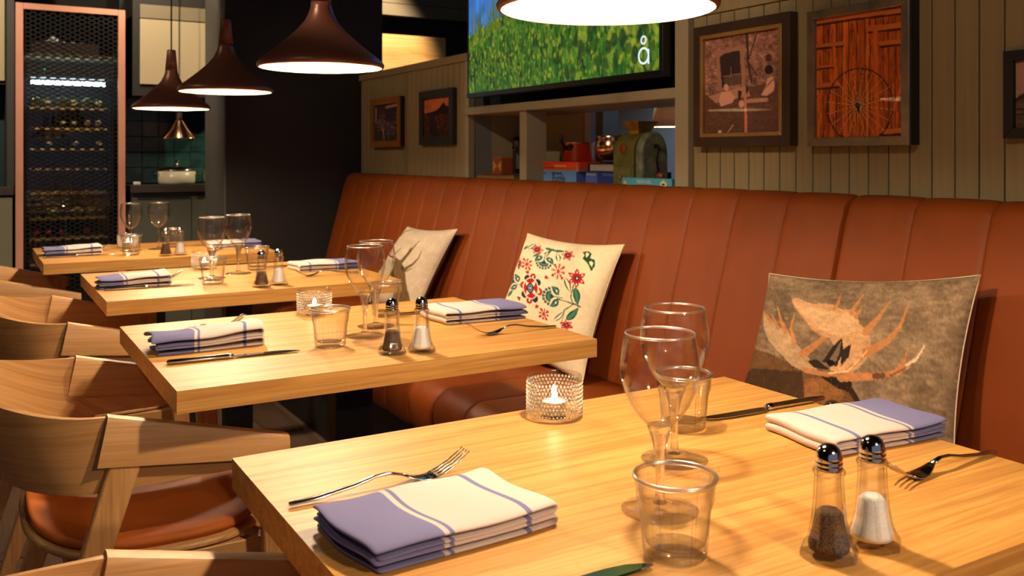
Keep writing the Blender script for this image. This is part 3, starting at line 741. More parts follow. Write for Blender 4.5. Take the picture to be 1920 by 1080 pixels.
# ------------------------------------------------------------------ printed designs, drawn in code and stored as point colours
class Cv:
    def __init__(s, w, h, col): s.w, s.h = w, h; s.a = np.zeros((h, w, 3), np.float32); s.a[:] = col
    def blend(s, mask, x0, y0, col, al=1.0):
        h, w = mask.shape; sub = s.a[y0:y0+h, x0:x0+w]; k = (mask*al)[..., None].astype(np.float32)
        sub[:] = sub*(1-k)+np.array(col, np.float32)*k
    def _bb(s, xs, ys, p=2):
        x0 = max(0, int(min(xs)-p)); x1 = min(s.w, int(max(xs)+p)+1); y0 = max(0, int(min(ys)-p)); y1 = min(s.h, int(max(ys)+p)+1)
        return x0, x1, y0, y1
    def poly(s, P, col, al=1.0):
        xs = [p[0] for p in P]; ys = [p[1] for p in P]; x0, x1, y0, y1 = s._bb(xs, ys)
        if x1 <= x0 or y1 <= y0: return
        X, Y = np.meshgrid(np.arange(x0, x1)+.5, np.arange(y0, y1)+.5); ins = np.zeros(X.shape, bool); n = len(P)
        for i in range(n):
            ax, ay = P[i]; bx, by = P[(i+1) % n]
            if ay == by: continue
            ins ^= ((ay > Y) != (by > Y)) & (X < (bx-ax)*(Y-ay)/(by-ay)+ax)
        s.blend(ins, x0, y0, col, al)
    def ell(s, cx, cy, rx, ry, col, rot=0, al=1.0):
        r = max(rx, ry); x0, x1, y0, y1 = s._bb([cx-r, cx+r], [cy-r, cy+r])
        if x1 <= x0 or y1 <= y0: return
        X, Y = np.meshgrid(np.arange(x0, x1)+.5-cx, np.arange(y0, y1)+.5-cy); c, t = math.cos(rot), math.sin(rot)
        s.blend(((X*c+Y*t)/rx)**2+((Y*c-X*t)/ry)**2 <= 1, x0, y0, col, al)
    def line(s, P, w0, w1, col, al=1.0):
        L = [0]
        for a, b in zip(P, P[1:]): L.append(L[-1]+math.hypot(b[0]-a[0], b[1]-a[1]))
        T = max(L[-1], 1e-6); W = max(w0, w1)
        xs = [p[0] for p in P]; ys = [p[1] for p in P]; x0, x1, y0, y1 = s._bb(xs, ys, W)
        if x1 <= x0 or y1 <= y0: return
        X, Y = np.meshgrid(np.arange(x0, x1)+.5, np.arange(y0, y1)+.5); m = np.zeros(X.shape, bool)
        for i in range(len(P)-1):
            ax, ay = P[i]; bx, by = P[i+1]; d2 = (bx-ax)**2+(by-ay)**2+1e-9
            t = np.clip(((X-ax)*(bx-ax)+(Y-ay)*(by-ay))/d2, 0, 1)
            d = np.hypot(X-ax-t*(bx-ax), Y-ay-t*(by-ay)); f = (L[i]+t*(L[i+1]-L[i]))/T
            m |= d <= (w0+(w1-w0)*f)/2
        s.blend(m, x0, y0, col, al)
    def leaf(s, a, b, w, col, inner=None, bend=0.0):
        ax, ay = a; bx, by = b; dx, dy = bx-ax, by-ay; nx, ny = -dy, dx; l = math.hypot(dx, dy)+1e-9; nx /= l; ny /= l
        def shape(k):
            P = []
            for t in np.linspace(0, 1, 12): q = math.sin(PI*t**.8)*w*k+bend*l*t*(1-t); P.append((ax+dx*t+nx*q, ay+dy*t+ny*q))
            for t in np.linspace(1, 0, 12): q = -math.sin(PI*t**.8)*w*k+bend*l*t*(1-t); P.append((ax+dx*t+nx*q, ay+dy*t+ny*q))
            return P
        s.poly(shape(1), col)
        if inner is not None: s.poly(shape(.5), inner)
    def mottle(s, amp, cell, sx=1.0, sy=1.0, seed=0, x0=0, x1=None, y0=0, y1=None):
        r = np.random.default_rng(seed); x1 = x1 or s.w; y1 = y1 or s.h
        gw, gh = int(s.w/(cell*sx))+3, int(s.h/(cell*sy))+3
        g = r.normal(0, 1, (gh, gw)).astype(np.float32)
        X = np.arange(x0, x1)/(cell*sx); Y = np.arange(y0, y1)/(cell*sy)
        ix, iy = X.astype(int), Y.astype(int); fx, fy = (X-ix), (Y-iy)[:, None]
        v = (g[iy][:, ix]*(1-fx)+g[iy][:, ix+1]*fx)*(1-fy)+(g[iy+1][:, ix]*(1-fx)+g[iy+1][:, ix+1]*fx)*fy
        s.a[y0:y1, x0:x1] *= np.clip(1+amp*v, .3, 1.8)[..., None]
    def sample(s, PX, PY):
        x = np.clip(PX, 0, s.w-1.001); y = np.clip(PY, 0, s.h-1.001); ix, iy = x.astype(int), y.astype(int); fx, fy = (x-ix)[..., None], (y-iy)[..., None]
        A = s.a
        c = (A[iy, ix]*(1-fx)+A[iy, ix+1]*fx)*(1-fy)+(A[iy+1, ix]*(1-fx)+A[iy+1, ix+1]*fx)*fy
        c = np.clip(c/255, 0, 1); return np.where(c <= .04045, c/12.92, ((c+.055)/1.055)**2.4)
def bil(C, u, v):
    """corner weights; the ratio in PW evens out a design that was noted down at an angle"""
    (ax, ay), (bx, by), (cx, cy), (dx, dy) = C[:4]
    k = C[4] if len(C) > 4 else 1.0
    u = u*k/(u*k+(1-u))
    return ((ax*(1-u)+bx*u)*(1-v)+(dx*(1-u)+cx*u)*v, (ay*(1-u)+by*u)*(1-v)+(dy*(1-u)+cy*u)*v)
def color_points(me, rgb):
    a = me.color_attributes.new('Col', 'FLOAT_COLOR', 'POINT')
    d = np.ones((len(rgb), 4), np.float32); d[:, :3] = rgb; a.data.foreach_set('color', d.ravel())
def print_sheet(Vfun, nu, nv, cv, corners, mt, name):
    u, v = np.meshgrid(np.linspace(0, 1, nu), np.linspace(0, 1, nv))
    P = Vfun(u, v).reshape(-1, 3)
    F = [(j*nu+i, j*nu+i+1, (j+1)*nu+i+1, (j+1)*nu+i) for j in range(nv-1) for i in range(nu-1)]
    me = md(name, P.tolist(), F, mt, True)
    px, py = bil(corners, u, v)
    if len(corners) > 5:      # the design was noted on the rounded cushion, so follow its swell
        h = ((1-np.abs(2*u-1)**2.6)*(1-np.abs(2*v-1)**2.6))**.55; px = px+corners[5]*h; py = py+corners[6]*h
    color_points(me, cv.sample(px, py).reshape(-1, 3))
    return me
M['print'] = vcol('printed_cotton', 0.9, bump=0.25, bscale=700, spec=.15)
M['photo'] = vcol('photo_print', 0.6)
M['screen'] = vcol('screen_picture', 0.3, emit=0.95)

# --- moose
def moose():
    c = Cv(1862, 1400, (130, 108, 84))
    c.mottle(.07, 40, 1.6, .5, 1); c.mottle(.06, 12, 1, 1, 2); c.mottle(.10, 120, 1, 1, 3)
    for k in range(60):
        x, y = random.uniform(200, 1600), random.uniform(100, 1300)
        c.ell(x, y, random.uniform(10, 28), random.uniform(6, 14), random.choice([(186, 158, 92), (150, 130, 110), (160, 128, 100)]), al=.45)
    body = [(120, 640), (300, 655), (420, 690), (520, 720), (640, 740), (850, 715), (855, 790), (930, 900), (1050, 985), (1160, 1075), (1260, 1200), (1300, 1400), (60, 1400)]
    c.poly(body, (104, 74, 44))
    c.poly([(170, 780), (520, 730), (550, 900), (560, 1100), (500, 1400), (60, 1400), (90, 900)], (66, 46, 28))
    c.poly([(540, 770), (660, 745), (800, 800), (900, 900), (1010, 1010), (1080, 1200), (1000, 1400), (600, 1400), (560, 1000)], (138, 92, 52))
    c.poly([(640, 740), (850, 715), (850, 800), (760, 790)], (40, 28, 20)); c.line([(850, 790), (930, 900), (1160, 1075), (1260, 1200)], 34, 60, (48, 34, 24))
    c.ell(740, 915, 60, 52, (70, 48, 30)); c.ell(732, 905, 34, 30, (30, 22, 18)); c.ell(722, 893, 7, 6, (190, 170, 150))
    c.ell(820, 890, 45, 60, (92, 60, 34), al=.7); c.ell(600, 860, 50, 90, (160, 108, 62), al=.5)
    for k in range(900):
        x, y = random.uniform(120, 1150), random.uniform(650, 1380)
        if x > 850+(y-790)*1.1: continue
        d = random.choice([(50, 34, 20), (130, 94, 56), (84, 58, 34)])
        c.line([(x, y), (x+random.uniform(-6, 14), y+random.uniform(14, 40))], 4, 1, d, .5)
    o1, o2, o3 = (204, 156, 110), (186, 126, 78), (186, 152, 114)
    c.poly([(195, 365), (250, 400), (320, 460), (400, 490), (440, 545), (520, 600), (570, 650), (650, 735), (560, 738), (450, 705), (360, 635), (270, 570), (220, 480)], o3)
    for P, w in (([(270, 430), (205, 365)], 30), ([(330, 470), (275, 380)], 26), ([(385, 490), (350, 430), (312, 318)], 34), ([(450, 555), (415, 460), (435, 362)], 34), ([(520, 620), (640, 520), (735, 355)], 54)): c.line(P, w, 6, o2)
    palm = [(405, 255), (450, 240), (510, 272), (570, 282), (650, 272), (700, 280), (760, 308), (830, 300), (860, 330), (880, 390), (925, 425), (955, 470), (965, 510), (940, 590), (890, 650), (830, 690), (760, 700), (700, 690), (735, 560), (690, 500), (620, 490), (560, 450), (500, 390), (430, 310)]
    c.poly(palm, o1); c.poly([(430, 300), (560, 300), (720, 330), (840, 350), (860, 440), (760, 480), (640, 460), (520, 380)], (218, 180, 136), .6)
    for P, w in (([(705, 300), (725, 270), (742, 205)], 30), ([(820, 320), (850, 270), (897, 192)], 34), ([(855, 350), (895, 280)], 30), ([(925, 440), (1020, 340), (1093, 232)], 46), ([(930, 560), (1080, 480), (1160, 390), (1215, 245)], 58), ([(780, 720), (1000, 685), (1150, 650), (1240, 600), (1345, 485)], 58), ([(1160, 640), (1205, 580), (1225, 510)], 46)): c.line(P, w, 7, o2)
    c.line([(1220, 610), (1290, 560), (1345, 485)], 26, 6, (240, 206, 170)); c.line([(430, 310), (560, 455), (700, 520)], 10, 6, o2)
    c.line([(540, 715), (680, 725), (800, 690), (880, 620), (950, 530)], 34, 12, o2); c.line([(700, 712), (820, 680), (940, 545)], 10, 5, (245, 200, 150))
    for P in ([(650, 650), (715, 545), (770, 487), (780, 560), (745, 665)], [(765, 570), (830, 515), (815, 600), (770, 660)], [(550, 660), (610, 640), (700, 690), (600, 695)]): c.poly(P, (44, 34, 28))
    c.poly([(690, 640), (735, 560), (762, 510), (760, 570), (735, 640)], (120, 100, 84)); c.ell(705, 650, 26, 20, (20, 16, 14))
    c.mottle(.05, 16, 2, 1, 31); c.mottle(.05, 6, 1, 1, 32)
    c.line([(1000, 685), (1060, 675)], 34, 30, (80, 52, 34), .8); c.line([(1110, 670), (1210, 620), (1260, 590)], 12, 8, (90, 56, 34), .7)
    return c
# --- folk flowers
def floral():
    c = Cv(968, 1180, (232, 214, 178)); c.mottle(.015, 14, seed=5)
    R, NV, TE, GR, CR = (168, 30, 32), (36, 36, 62), (58, 128, 106), (30, 70, 34), (236, 220, 188)
    def star(x, y, rx, ry, rot=0):
        for k in range(6):
            a = rot+k*PI/3; c.leaf((x, y), (x+rx*math.cos(a), y+ry*math.sin(a)), rx*.24, R); c.ell(x+rx*.6*math.cos(a), y+ry*.6*math.sin(a), rx*.10, ry*.07, CR, a)
        c.ell(x, y, rx*.24, ry*.24, NV); c.ell(x, y, rx*.09, ry*.09, (200, 210, 220))
    def flake(x, y, r):
        for k in range(8):
            a = k*PI/4+.2; ex, ey = x+r*.8*math.cos(a), y+r*math.sin(a); c.line([(x, y), (ex, ey)], 6, 5, R)
            for q in (.5, .75):
                for d in (-.6, .6):
                    bx, by = x+r*.8*q*math.cos(a), y+r*q*math.sin(a); c.line([(bx, by), (bx+r*.25*math.cos(a+d), by+r*.25*math.sin(a+d))], 5, 4, R)
            if k % 2: c.ell(ex, ey, 9, 9, R)
    def bell(x, y, s, rot):
        def T(p): a, b = p; return (x+s*(a*math.cos(rot)-b*math.sin(rot)), y+s*(a*math.sin(rot)+b*math.cos(rot)))
        for q in (-1, 0, 1):
            for r_ in (.85, 1.0): pass
        for k in range(-3, 4):
            a = k*.42; c.line([T((0, 20)), T((62*math.sin(a), 26+58*math.cos(a)))], 5*s, 4*s, NV); c.ell(*T((64*math.sin(a), 28+60*math.cos(a))), 10*s, 12*s, NV); c.ell(*T((64*math.sin(a), 28+60*math.cos(a))), 5*s, 6*s, TE)
        c.poly([T(p) for p in ((-48, 30), (-30, 62), (0, 72), (30, 62), (48, 30), (20, 0), (-20, 0))], NV)
        c.poly([T(p) for p in ((-38, 30), (-24, 54), (0, 62), (24, 54), (38, 30), (14, 8), (-14, 8))], TE)
        for k in (-1, 0, 1): c.leaf(T((k*14, 44)), T((k*6, 4)), 5*s, NV)
        for q in (-1, 1):
            c.leaf(T((q*4, -4)), T((q*86, 30)), 26*s, CR, bend=-q*.34); c.leaf(T((q*14, -34)), T((q*82, 34)), 25*s, NV, TE, -q*.30); c.ell(*T((q*46, -14)), 7*s, 10*s, CR)
        c.line([T((0, -5)), T((6, -70))], 6*s, 5*s, GR)
    bell(335, 236, .82, .12); bell(418, 512, .95, PI/2); bell(118, 440, .8, PI/2+.3)
    for a, b, w, bn, inn in (((345, 130), (425, 140), 13, .2, TE), ((405, 150), (490, 150), 12, -.2, TE), ((440, 240), (425, 165), 20, .1, CR), ((250, 215), (325, 165), 10, .1, TE), ((485, 365), (540, 475), 22, -.15, CR), ((570, 430), (595, 560), 27, -.2, TE), ((510, 668), (605, 570), 26, .25, TE), ((415, 685), (500, 605), 17, .2, CR), ((210, 150), (272, 90), 14, .1, CR), ((180, 160), (215, 120), 8, 0, TE), ((140, 330), (165, 270), 10, 0, GR), ((380, 945), (470, 930), 22, -.1, CR), ((60, 560), (110, 500), 14, 0, TE)): c.leaf(a, b, w, GR, inn, bn)
    for P in ([(560, 405), (545, 500), (560, 545), (620, 565)], [(440, 525), (540, 545), (620, 565)], [(480, 690), (500, 600), (560, 555)], [(340, 180), (385, 150), (420, 145)], [(385, 150), (355, 200)]): c.line(P, 7, 7, GR)
    c.poly([(612, 145), (655, 140), (680, 165), (668, 200), (705, 215), (708, 260), (680, 306), (662, 262), (640, 230), (612, 205), (628, 180)], GR)
    c.poly([(632, 155), (655, 155), (660, 172), (640, 200)], CR); c.poly([(660, 232), (680, 222), (694, 240), (684, 275)], CR)
    star(578, 362, 74, 76, .5); star(508, 182, 54, 52, .2); star(285, 148, 52, 50, .1); star(150, 280, 26, 52, .4); star(520, 705, 60, 40, .3)
    flake(440, 320, 62); flake(205, 282, 46); flake(345, 650, 40)
    for k in range(8):
        a = k*PI/4; x, y = 245+60*math.cos(a+.2), 472+92*math.sin(a+.2)
        if k % 2 == 0: c.ell(x, y, 24, 28, R); c.ell(x, y, 7, 11, CR)
        else: c.ell(x, y, 22, 26, NV)
    c.ell(242, 470, 60, 84, CR); c.ell(242, 470, 52, 76, R)
    for k in range(4): a = k*PI/2+.7; c.leaf((242, 470), (242+60*math.cos(a), 470+82*math.sin(a)), 13, CR)
    c.ell(238, 470, 27, 38, NV)
    for k in range(8): c.ell(238+14*math.cos(k*PI/4), 470+22*math.sin(k*PI/4), 4, 5, (150, 190, 190))
    c.ell(238, 470, 6, 8, CR)
    for x, y, a in ((215, 360, -1.9), (345, 385, -.7), (290, 590, 1.2), (165, 550, 2.4)):
        for d in (-.5, 0, .5): c.leaf((x, y), (x+30*math.cos(a+d), y+32*math.sin(a+d)), 6, R)
    return c
# --- stag
def stag():
    c = Cv(1080, 1250, (206, 188, 164)); c.mottle(.03, 60, seed=6); c.mottle(.025, 12, seed=7)
    B, D = (112, 88, 56), (66, 52, 36)
    c.ell(90, 640, 60, 120, (188, 172, 148))
    c.poly([(160, 500), (230, 520), (260, 560), (310, 620), (330, 760), (390, 920), (430, 1080), (180, 1090), (205, 800), (130, 710), (175, 610)], B)
    for k in range(500):
        x, y = random.uniform(150, 400), random.uniform(520, 1080)
        if x > 260+(y-520)*.27 or x < 150+(y-640)*.13: continue
        c.line([(x, y), (x+random.uniform(-5, 8), y+random.uniform(20, 50))], 7, 2, random.choice([D, (140, 110, 66), (86, 68, 44)]), .6)
    c.poly([(250, 590), (310, 610), (325, 650), (270, 640)], D); c.poly([(165, 560), (185, 700), (205, 740), (130, 720)], D)
    for P, w in (([(240, 570), (310, 470), (380, 380), (465, 270)], 40), ([(320, 450), (375, 345)], 20), ([(310, 625), (410, 560), (470, 490), (500, 390)], 36), ([(320, 650), (405, 610)], 14), ([(180, 510), (110, 495), (85, 470), (98, 425)], 30), ([(150, 490), (190, 430), (240, 378)], 18), ([(110, 470), (120, 400), (190, 240), (270, 150), (360, 112)], 12)): c.line(P, w, 7, (104, 84, 56))
    return c
# --- cushions built from four seam corners
def cushion(label, TLc, TRc, BRc, BLc, cv, corners, nu, nv, backmat, pipe, thick=.062):
    A = [np.array(p, float) for p in (TLc, TRc, BRc, BLc)]
    cen = sum(A)/4; base = Vector((cen[0], cen[1], min(p[2] for p in A)))
    n = np.cross(A[1]-A[0], A[3]-A[0]); n /= np.linalg.norm(n)
    if n[0] > 0: n = -n
    t = thing('cushion', label, 'cushion', base, 0, 'printed cushions on the bench')
    b0 = np.array(base)
    def surf(side, th):
        def f(u, v):
            a, b = 2*u-1, 2*v-1
            su = u-0.042*a*(1-b*b)*np.abs(a)**2; sv = v-0.042*b*(1-a*a)*np.abs(b)**2
            P = (A[0][None, None]*((1-su)*(1-sv))[..., None]+A[1]*(su*(1-sv))[..., None]+A[2]*(su*sv)[..., None]+A[3]*((1-su)*sv)[..., None])
            h = ((1-np.abs(a)**2.6)*(1-np.abs(b)**2.6))**.55
            wr = 0.0022*np.sin(9*a+3*b)*np.sin(7*b-2*a)*np.minimum(1, h*2)
            return P+n[None, None]*(side*(h*th+wr))[..., None]-b0
        return f
    ob('printed_front', print_sheet(surf(1, thick), nu, nv, cv, corners, M['print'], 'printed_front'), t)
    u, v = np.meshgrid(np.linspace(0, 1, 30), np.linspace(0, 1, 30)); P = surf(-1, thick*.85)(u, v).reshape(-1, 3)
    F = [(j*30+i, (j+1)*30+i, (j+1)*30+i+1, j*30+i+1) for j in range(29) for i in range(29)]
    ob('back_cover', md('back_cover', P.tolist(), F, backmat), t)
    E = [(q, 0) for q in np.linspace(0, 1, 24)]+[(1, q) for q in np.linspace(0, 1, 24)[1:]]+[(1-q, 1) for q in np.linspace(0, 1, 24)[1:]]+[(0, 1-q) for q in np.linspace(0, 1, 24)[1:-1]]
    uu = np.array([[e[0] for e in E]]); vv = np.array([[e[1] for e in E]]); Q = surf(1, 0)(uu, vv)[0]
    ob('piping', tube(list(Q)+[Q[0]], 0.0016, 6, pipe, 'piping'), t)
linen = mat('linen_back', S(196, 176, 148), .9); cream = mat('cream_back', S(224, 204, 170), .9); grey = mat('stag_back', S(120, 104, 92), .9)
cushion('landscape cushion printed with a bull moose head and antlers', (1.745, 1.664, .862), (1.745, 1.101, .921), (1.575, 1.040, .482), (1.585, 1.655, .470), moose(), [(235, 75), (1700, 92), (1500, 1330), (95, 1330), 0.79, -124, -48], 230, 180, linen, mat('pipe1', S(214, 196, 170), .8))
cushion('cream cushion printed with red and green folk flowers', (1.755, 2.850, .877), (1.755, 2.275, .884), (1.590, 2.265, .478), (1.590, 2.845, .478), floral(), [(215, 20), (900, 95), (640, 1070), (-60, 1000), 0.855, -101, -34], 200, 180, cream, cream)
cushion('pale grey cushion printed with a stag head', (1.755, 3.918, .832), (1.755, 3.404, .857), (1.605, 3.505, .474), (1.595, 4.050, .474), stag(), [(285, 90), (930, 105), (470, 1180), (-120, 1120), 0.90, -154, -47], 120, 120, grey, grey)

# ------------------------------------------------------------------ framed pictures
def photo1():
    c = Cv(920, 1080, (142, 98, 82)); c.mottle(.16, 26, seed=8); c.mottle(.12, 9, seed=9)
    for k in range(240):
        x, y = random.uniform(110, 720), random.uniform(110, 560); a = random.uniform(0, 6); c.line([(x, y), (x+40*math.cos(a), y+40*math.sin(a)), (x+60*math.cos(a+.8), y+60*math.sin(a+.8))], 4, 2, (84, 54, 46), .6)
    c.poly([(110, 640), (720, 520), (720, 930), (110, 930)], (96, 62, 50)); 
    for k in range(500):
        x, y = random.uniform(110, 720), random.uniform(600, 930); c.ell(x, y, random.uniform(4, 14), 5, random.choice([(70, 46, 38), (116, 78, 64)]), al=.6)
    c.poly([(200, 300), (420, 250), (430, 560), (215, 600)], (150, 106, 88)); c.poly([(228, 345), (270, 315), (385, 292), (400, 540), (250, 580)], (52, 36, 32))
    c.poly([(260, 500), (398, 470), (402, 545), (262, 575)], (98, 70, 60)); c.line([(315, 420), (320, 560)], 6, 6, (140, 104, 90))
    c.line([(258, 492), (398, 468)], 6, 6, (150, 110, 94))
    for k in range(6): c.line([(270+k*24, 500), (272+k*24, 560)], 5, 5, (60, 42, 38))
    c.line([(440, 150), (450, 380), (480, 540)], 20, 14, (62, 42, 38)); c.line([(520, 160), (450, 380), (520, 480), (500, 550)], 10, 8, (62, 42, 38))
    pale = (202, 146, 124)
    c.poly([(140, 640), (440, 560), (470, 640), (200, 690)], (170, 120, 100))
    c.ell(281, 575, 20, 26, pale); c.poly([(240, 610), (310, 600), (350, 650), (330, 690), (240, 720), (225, 680)], pale)
    c.ell(615, 440, 34, 36, (44, 32, 30)); c.poly([(600, 510), (640, 490), (662, 540), (655, 600), (600, 640), (552, 635), (590, 570)], pale); c.line([(640, 520), (590, 580)], 10, 6, (90, 62, 54))
    c.ell(612, 350, 26, 30, (70, 48, 44)); c.line([(450, 680), (595, 668)], 30, 30, (176, 126, 106)); c.poly([(430, 560), (460, 570), (440, 640)], (50, 36, 32)); c.poly([(375, 600), (400, 600), (395, 670), (372, 660)], (50, 36, 32)); c.ell(400, 700, 22, 28, pale)
    c.line([(430, 640), (434, 925)], 22, 20, (190, 116, 84)); c.ell(232, 912, 16, 14, pale); c.line([(290, 920), (335, 860)], 6, 6, pale)
    c.a = np.clip(c.a*1.22, 0, 255)
    return c
def photo2():
    c = Cv(968, 1080, (196, 84, 32)); x = 135
    while x < 805:
        wd = random.uniform(26, 66); k = random.uniform(.78, 1.12); c.a[:, int(x):int(x+wd)] *= k
        c.line([(x, 0), (x+random.uniform(-4, 4), 1080)], 5, 5, (70, 26, 12)); x += wd
    c.mottle(.10, 10, .6, 6, 10); c.mottle(.10, 30, .5, 3, 11)
    for k in range(260):
        x0, y0 = random.uniform(135, 800), random.uniform(60, 960); c.line([(x0, y0), (x0+random.uniform(-3, 3), y0+random.uniform(20, 90))], random.uniform(3, 9), 1, (86, 32, 14), .6)
    for P, w in (([(130, 170), (430, 120), (805, 70)], 36), ([(530, 210), (805, 175)], 38), ([(620, 312), (805, 290)], 34), ([(130, 340), (335, 315)], 26), ([(130, 490), (265, 470)], 16), ([(130, 615), (300, 600)], 30), ([(640, 935), (805, 925)], 36)):
        c.line([(a, b+w*.7) for a, b in P], 16, 16, (60, 22, 10), .8); c.line(P, w, w, (190, 92, 46))
    c.line([(270, 350), (290, 600)], 24, 24, (206, 92, 36)); c.line([(580, 230), (600, 960)], 34, 30, (206, 90, 34)); c.line([(790, 590), (715, 800)], 26, 26, (196, 88, 40)); c.line([(640, 950), (720, 800)], 6, 6, (50, 20, 10))
    cx, cy, rx, ry = 468, 752, 250, 262
    pts = [(cx+rx*math.cos(a), cy+ry*math.sin(a)) for a in np.linspace(0, 2*PI, 80)]; c.line(pts, 9, 9, (58, 34, 26))
    for k in range(20): a = k*PI/10+.1; c.line([(450, 750), (cx+rx*math.cos(a), cy+ry*math.sin(a))], 4, 3, (196, 140, 104))
    c.a = np.clip(c.a*np.array([1.22, 1.36, 1.3], np.float32), 0, 255)
    c.ell(450, 750, 18, 20, (40, 26, 20)); c.ell(450, 750, 8, 9, (150, 110, 80)); c.line([(452, 760), (458, 800)], 20, 12, (44, 28, 20))
    return c
def photo3():
    c = Cv(400, 400, (196, 150, 132)); c.mottle(.03, 60, seed=12)
    c.poly([(0, 235), (60, 170), (130, 95), (220, 60), (300, 120), (400, 230), (400, 400), (0, 400)], (112, 84, 74)); c.mottle(.12, 12, seed=13, y0=180)
    c.line([(0, 235), (60, 170), (130, 95), (220, 60)], 16, 16, (60, 44, 40)); c.line([(220, 60), (400, 230)], 16, 16, (60, 44, 40))
    for P in ([(0, 290), (400, 270)], [(60, 175), (60, 390)], [(0, 320), (60, 318)], [(110, 290), (110, 390)], [(200, 280), (200, 390)], [(60, 230), (400, 215)]): c.line(P, 9, 9, (56, 40, 36))
    c.poly([(120, 300), (190, 297), (190, 380), (120, 380)], (150, 112, 98)); return c
def photo_a():
    c = Cv(300, 400, (58, 46, 50)); c.mottle(.25, 18, seed=14)
    for k in range(160): x, y = random.uniform(40, 290), random.gauss(220, 55); c.ell(x, y, random.uniform(3, 9), random.uniform(4, 14), random.choice([(168, 124, 104), (120, 84, 74), (140, 100, 88)]), al=.7)
    c.poly([(140, 20), (290, 0), (290, 30), (140, 50)], (170, 124, 108)); c.poly([(140, 55), (260, 40), (260, 180), (150, 190)], (54, 42, 46)); c.line([(22, 40), (24, 200)], 14, 12, (176, 140, 122)); c.line([(110, 270), (125, 390)], 20, 8, (176, 120, 96)); c.a = np.clip(c.a*1.3, 0, 255); return c
def photo_b():
    c = Cv(300, 400, (206, 110, 60)); c.mottle(.08, 40, seed=15)
    c.poly([(0, 150), (60, 145), (130, 130), (180, 100), (210, 60), (225, 50), (245, 85), (300, 110), (300, 400), (0, 400)], (44, 28, 24))
    for k in range(360): x, y = random.uniform(0, 300), random.uniform(170, 400); c.ell(x, y, random.uniform(3, 10), random.uniform(2, 7), random.choice([(150, 62, 30), (112, 44, 24), (180, 92, 54)]), al=.55)
    c.poly([(60, 170), (120, 170), (180, 400), (60, 400)], (40, 28, 26), .7); c.a = np.clip(c.a*1.2, 0, 255); return c
def picture(y0, y1, z0, z1, label, cv, corners, fw, depth, fmat, lip=None, sidemat=None, nu=110, nv=130):
    t = thing('framed_picture', label, 'picture', (WX, (y0+y1)/2, z0), 0, 'framed photographs on the panelled wall')
    h, W = z1-z0, y1-y0
    def fr(o0, o1, xa, xb, mt, name):
        # four mitred rails between outer inset o0 and inner inset o1
        a, b = o0, o1
        quads = [((-W/2+a, a), (W/2-a, a), (W/2-b, b), (-W/2+b, b)), ((-W/2+a, h-a), (-W/2+b, h-b), (W/2-b, h-b), (W/2-a, h-a)),
                 ((-W/2+a, a), (-W/2+b, b), (-W/2+b, h-b), (-W/2+a, h-a)), ((W/2-a, a), (W/2-a, h-a), (W/2-b, h-b), (W/2-b, b))]
        for q in quads: ob(name, prism(q, xa, xb, 'x', mt, name, 0.0012), t)
    fr(0, fw, -depth, -0.002, fmat, 'frame_rail')
    ins = fw
    if lip: fr(fw-0.001, fw+0.010, -depth-0.001, -0.010, lip, 'frame_lip'); ins = fw+0.009
    if sidemat: ob('frame_side', box(-depth+.006, -.001, -W/2-.0035, -W/2-.0002, 0.001, h-.001, sidemat, name='frame_side'), t)
    def f(u, v): return np.stack([np.full(u.shape, -depth+0.012), (W/2-ins)*(1-2*u), (h-ins)+(2*ins-h)*v], -1)
    ob('photograph', print_sheet(f, nu, nv, cv, corners, M['photo'], 'photograph'), t)
    ob('backing', box(-depth+0.013, -0.001, -W/2+ins*.6, W/2-ins*.6, ins*.6, h-ins*.6, M['black'], name='backing'), t)
    ob('pane', box(-depth+0.008, -depth+0.0095, -W/2+ins, W/2-ins, ins, h-ins, M['pane'], name='pane'), t)
    return t
dkb = noise_mat('dark_brown_frame', S(52, 34, 22), S(62, 42, 28), nscale=6, rough=.45)
gold = noise_mat('gold_lip', S(196, 156, 92), S(176, 132, 70), nscale=9, rough=.35, metal=.6)
silv = noise_mat('silver_gold_frame', S(168, 150, 116), S(128, 122, 110), nscale=14, rough=.35, metal=.6)
picture(1.764, 2.150, 1.188, 1.556, 'wide dark brown frame with gold lip around an old sepia photograph', photo1(), [(117, 210), (718, 115), (718, 915), (120, 925), 0.885], .030, .034, dkb, gold)
picture(1.394, 1.703, 1.186, 1.544, 'silver gold frame around a photograph of an orange barn and wheel', photo2(), [(135, 155), (798, 40), (803, 965), (138, 975), 0.893], .022, .036, silv, None, M['black'], 130, 150)
picture(0.850, 1.172, 1.198, 1.388, 'narrow black frame around a sepia photograph of a gabled house', photo3(), [(0, 0), (400, 0), (400, 400), (0, 400)], .022, .022, M['black'])
picture(4.412, 4.820, 1.208, 1.474, 'thin gold brown frame around a dark sepia photograph', photo_a(), [(0, 0), (300, 0), (300, 400), (0, 400)], .034, .030, noise_mat('amber_frame', S(150, 98, 36), S(130, 82, 30), nscale=6, rough=.45), None, M['black'], 70, 80)
picture(3.812, 4.182, 1.214, 1.480, 'dark grey frame around a red dusk landscape photograph', photo_b(), [(0, 0), (300, 0), (300, 400), (0, 400)], .040, .026, mat('charcoal_frame', S(48, 44, 44), .5), None, None, 70, 80)

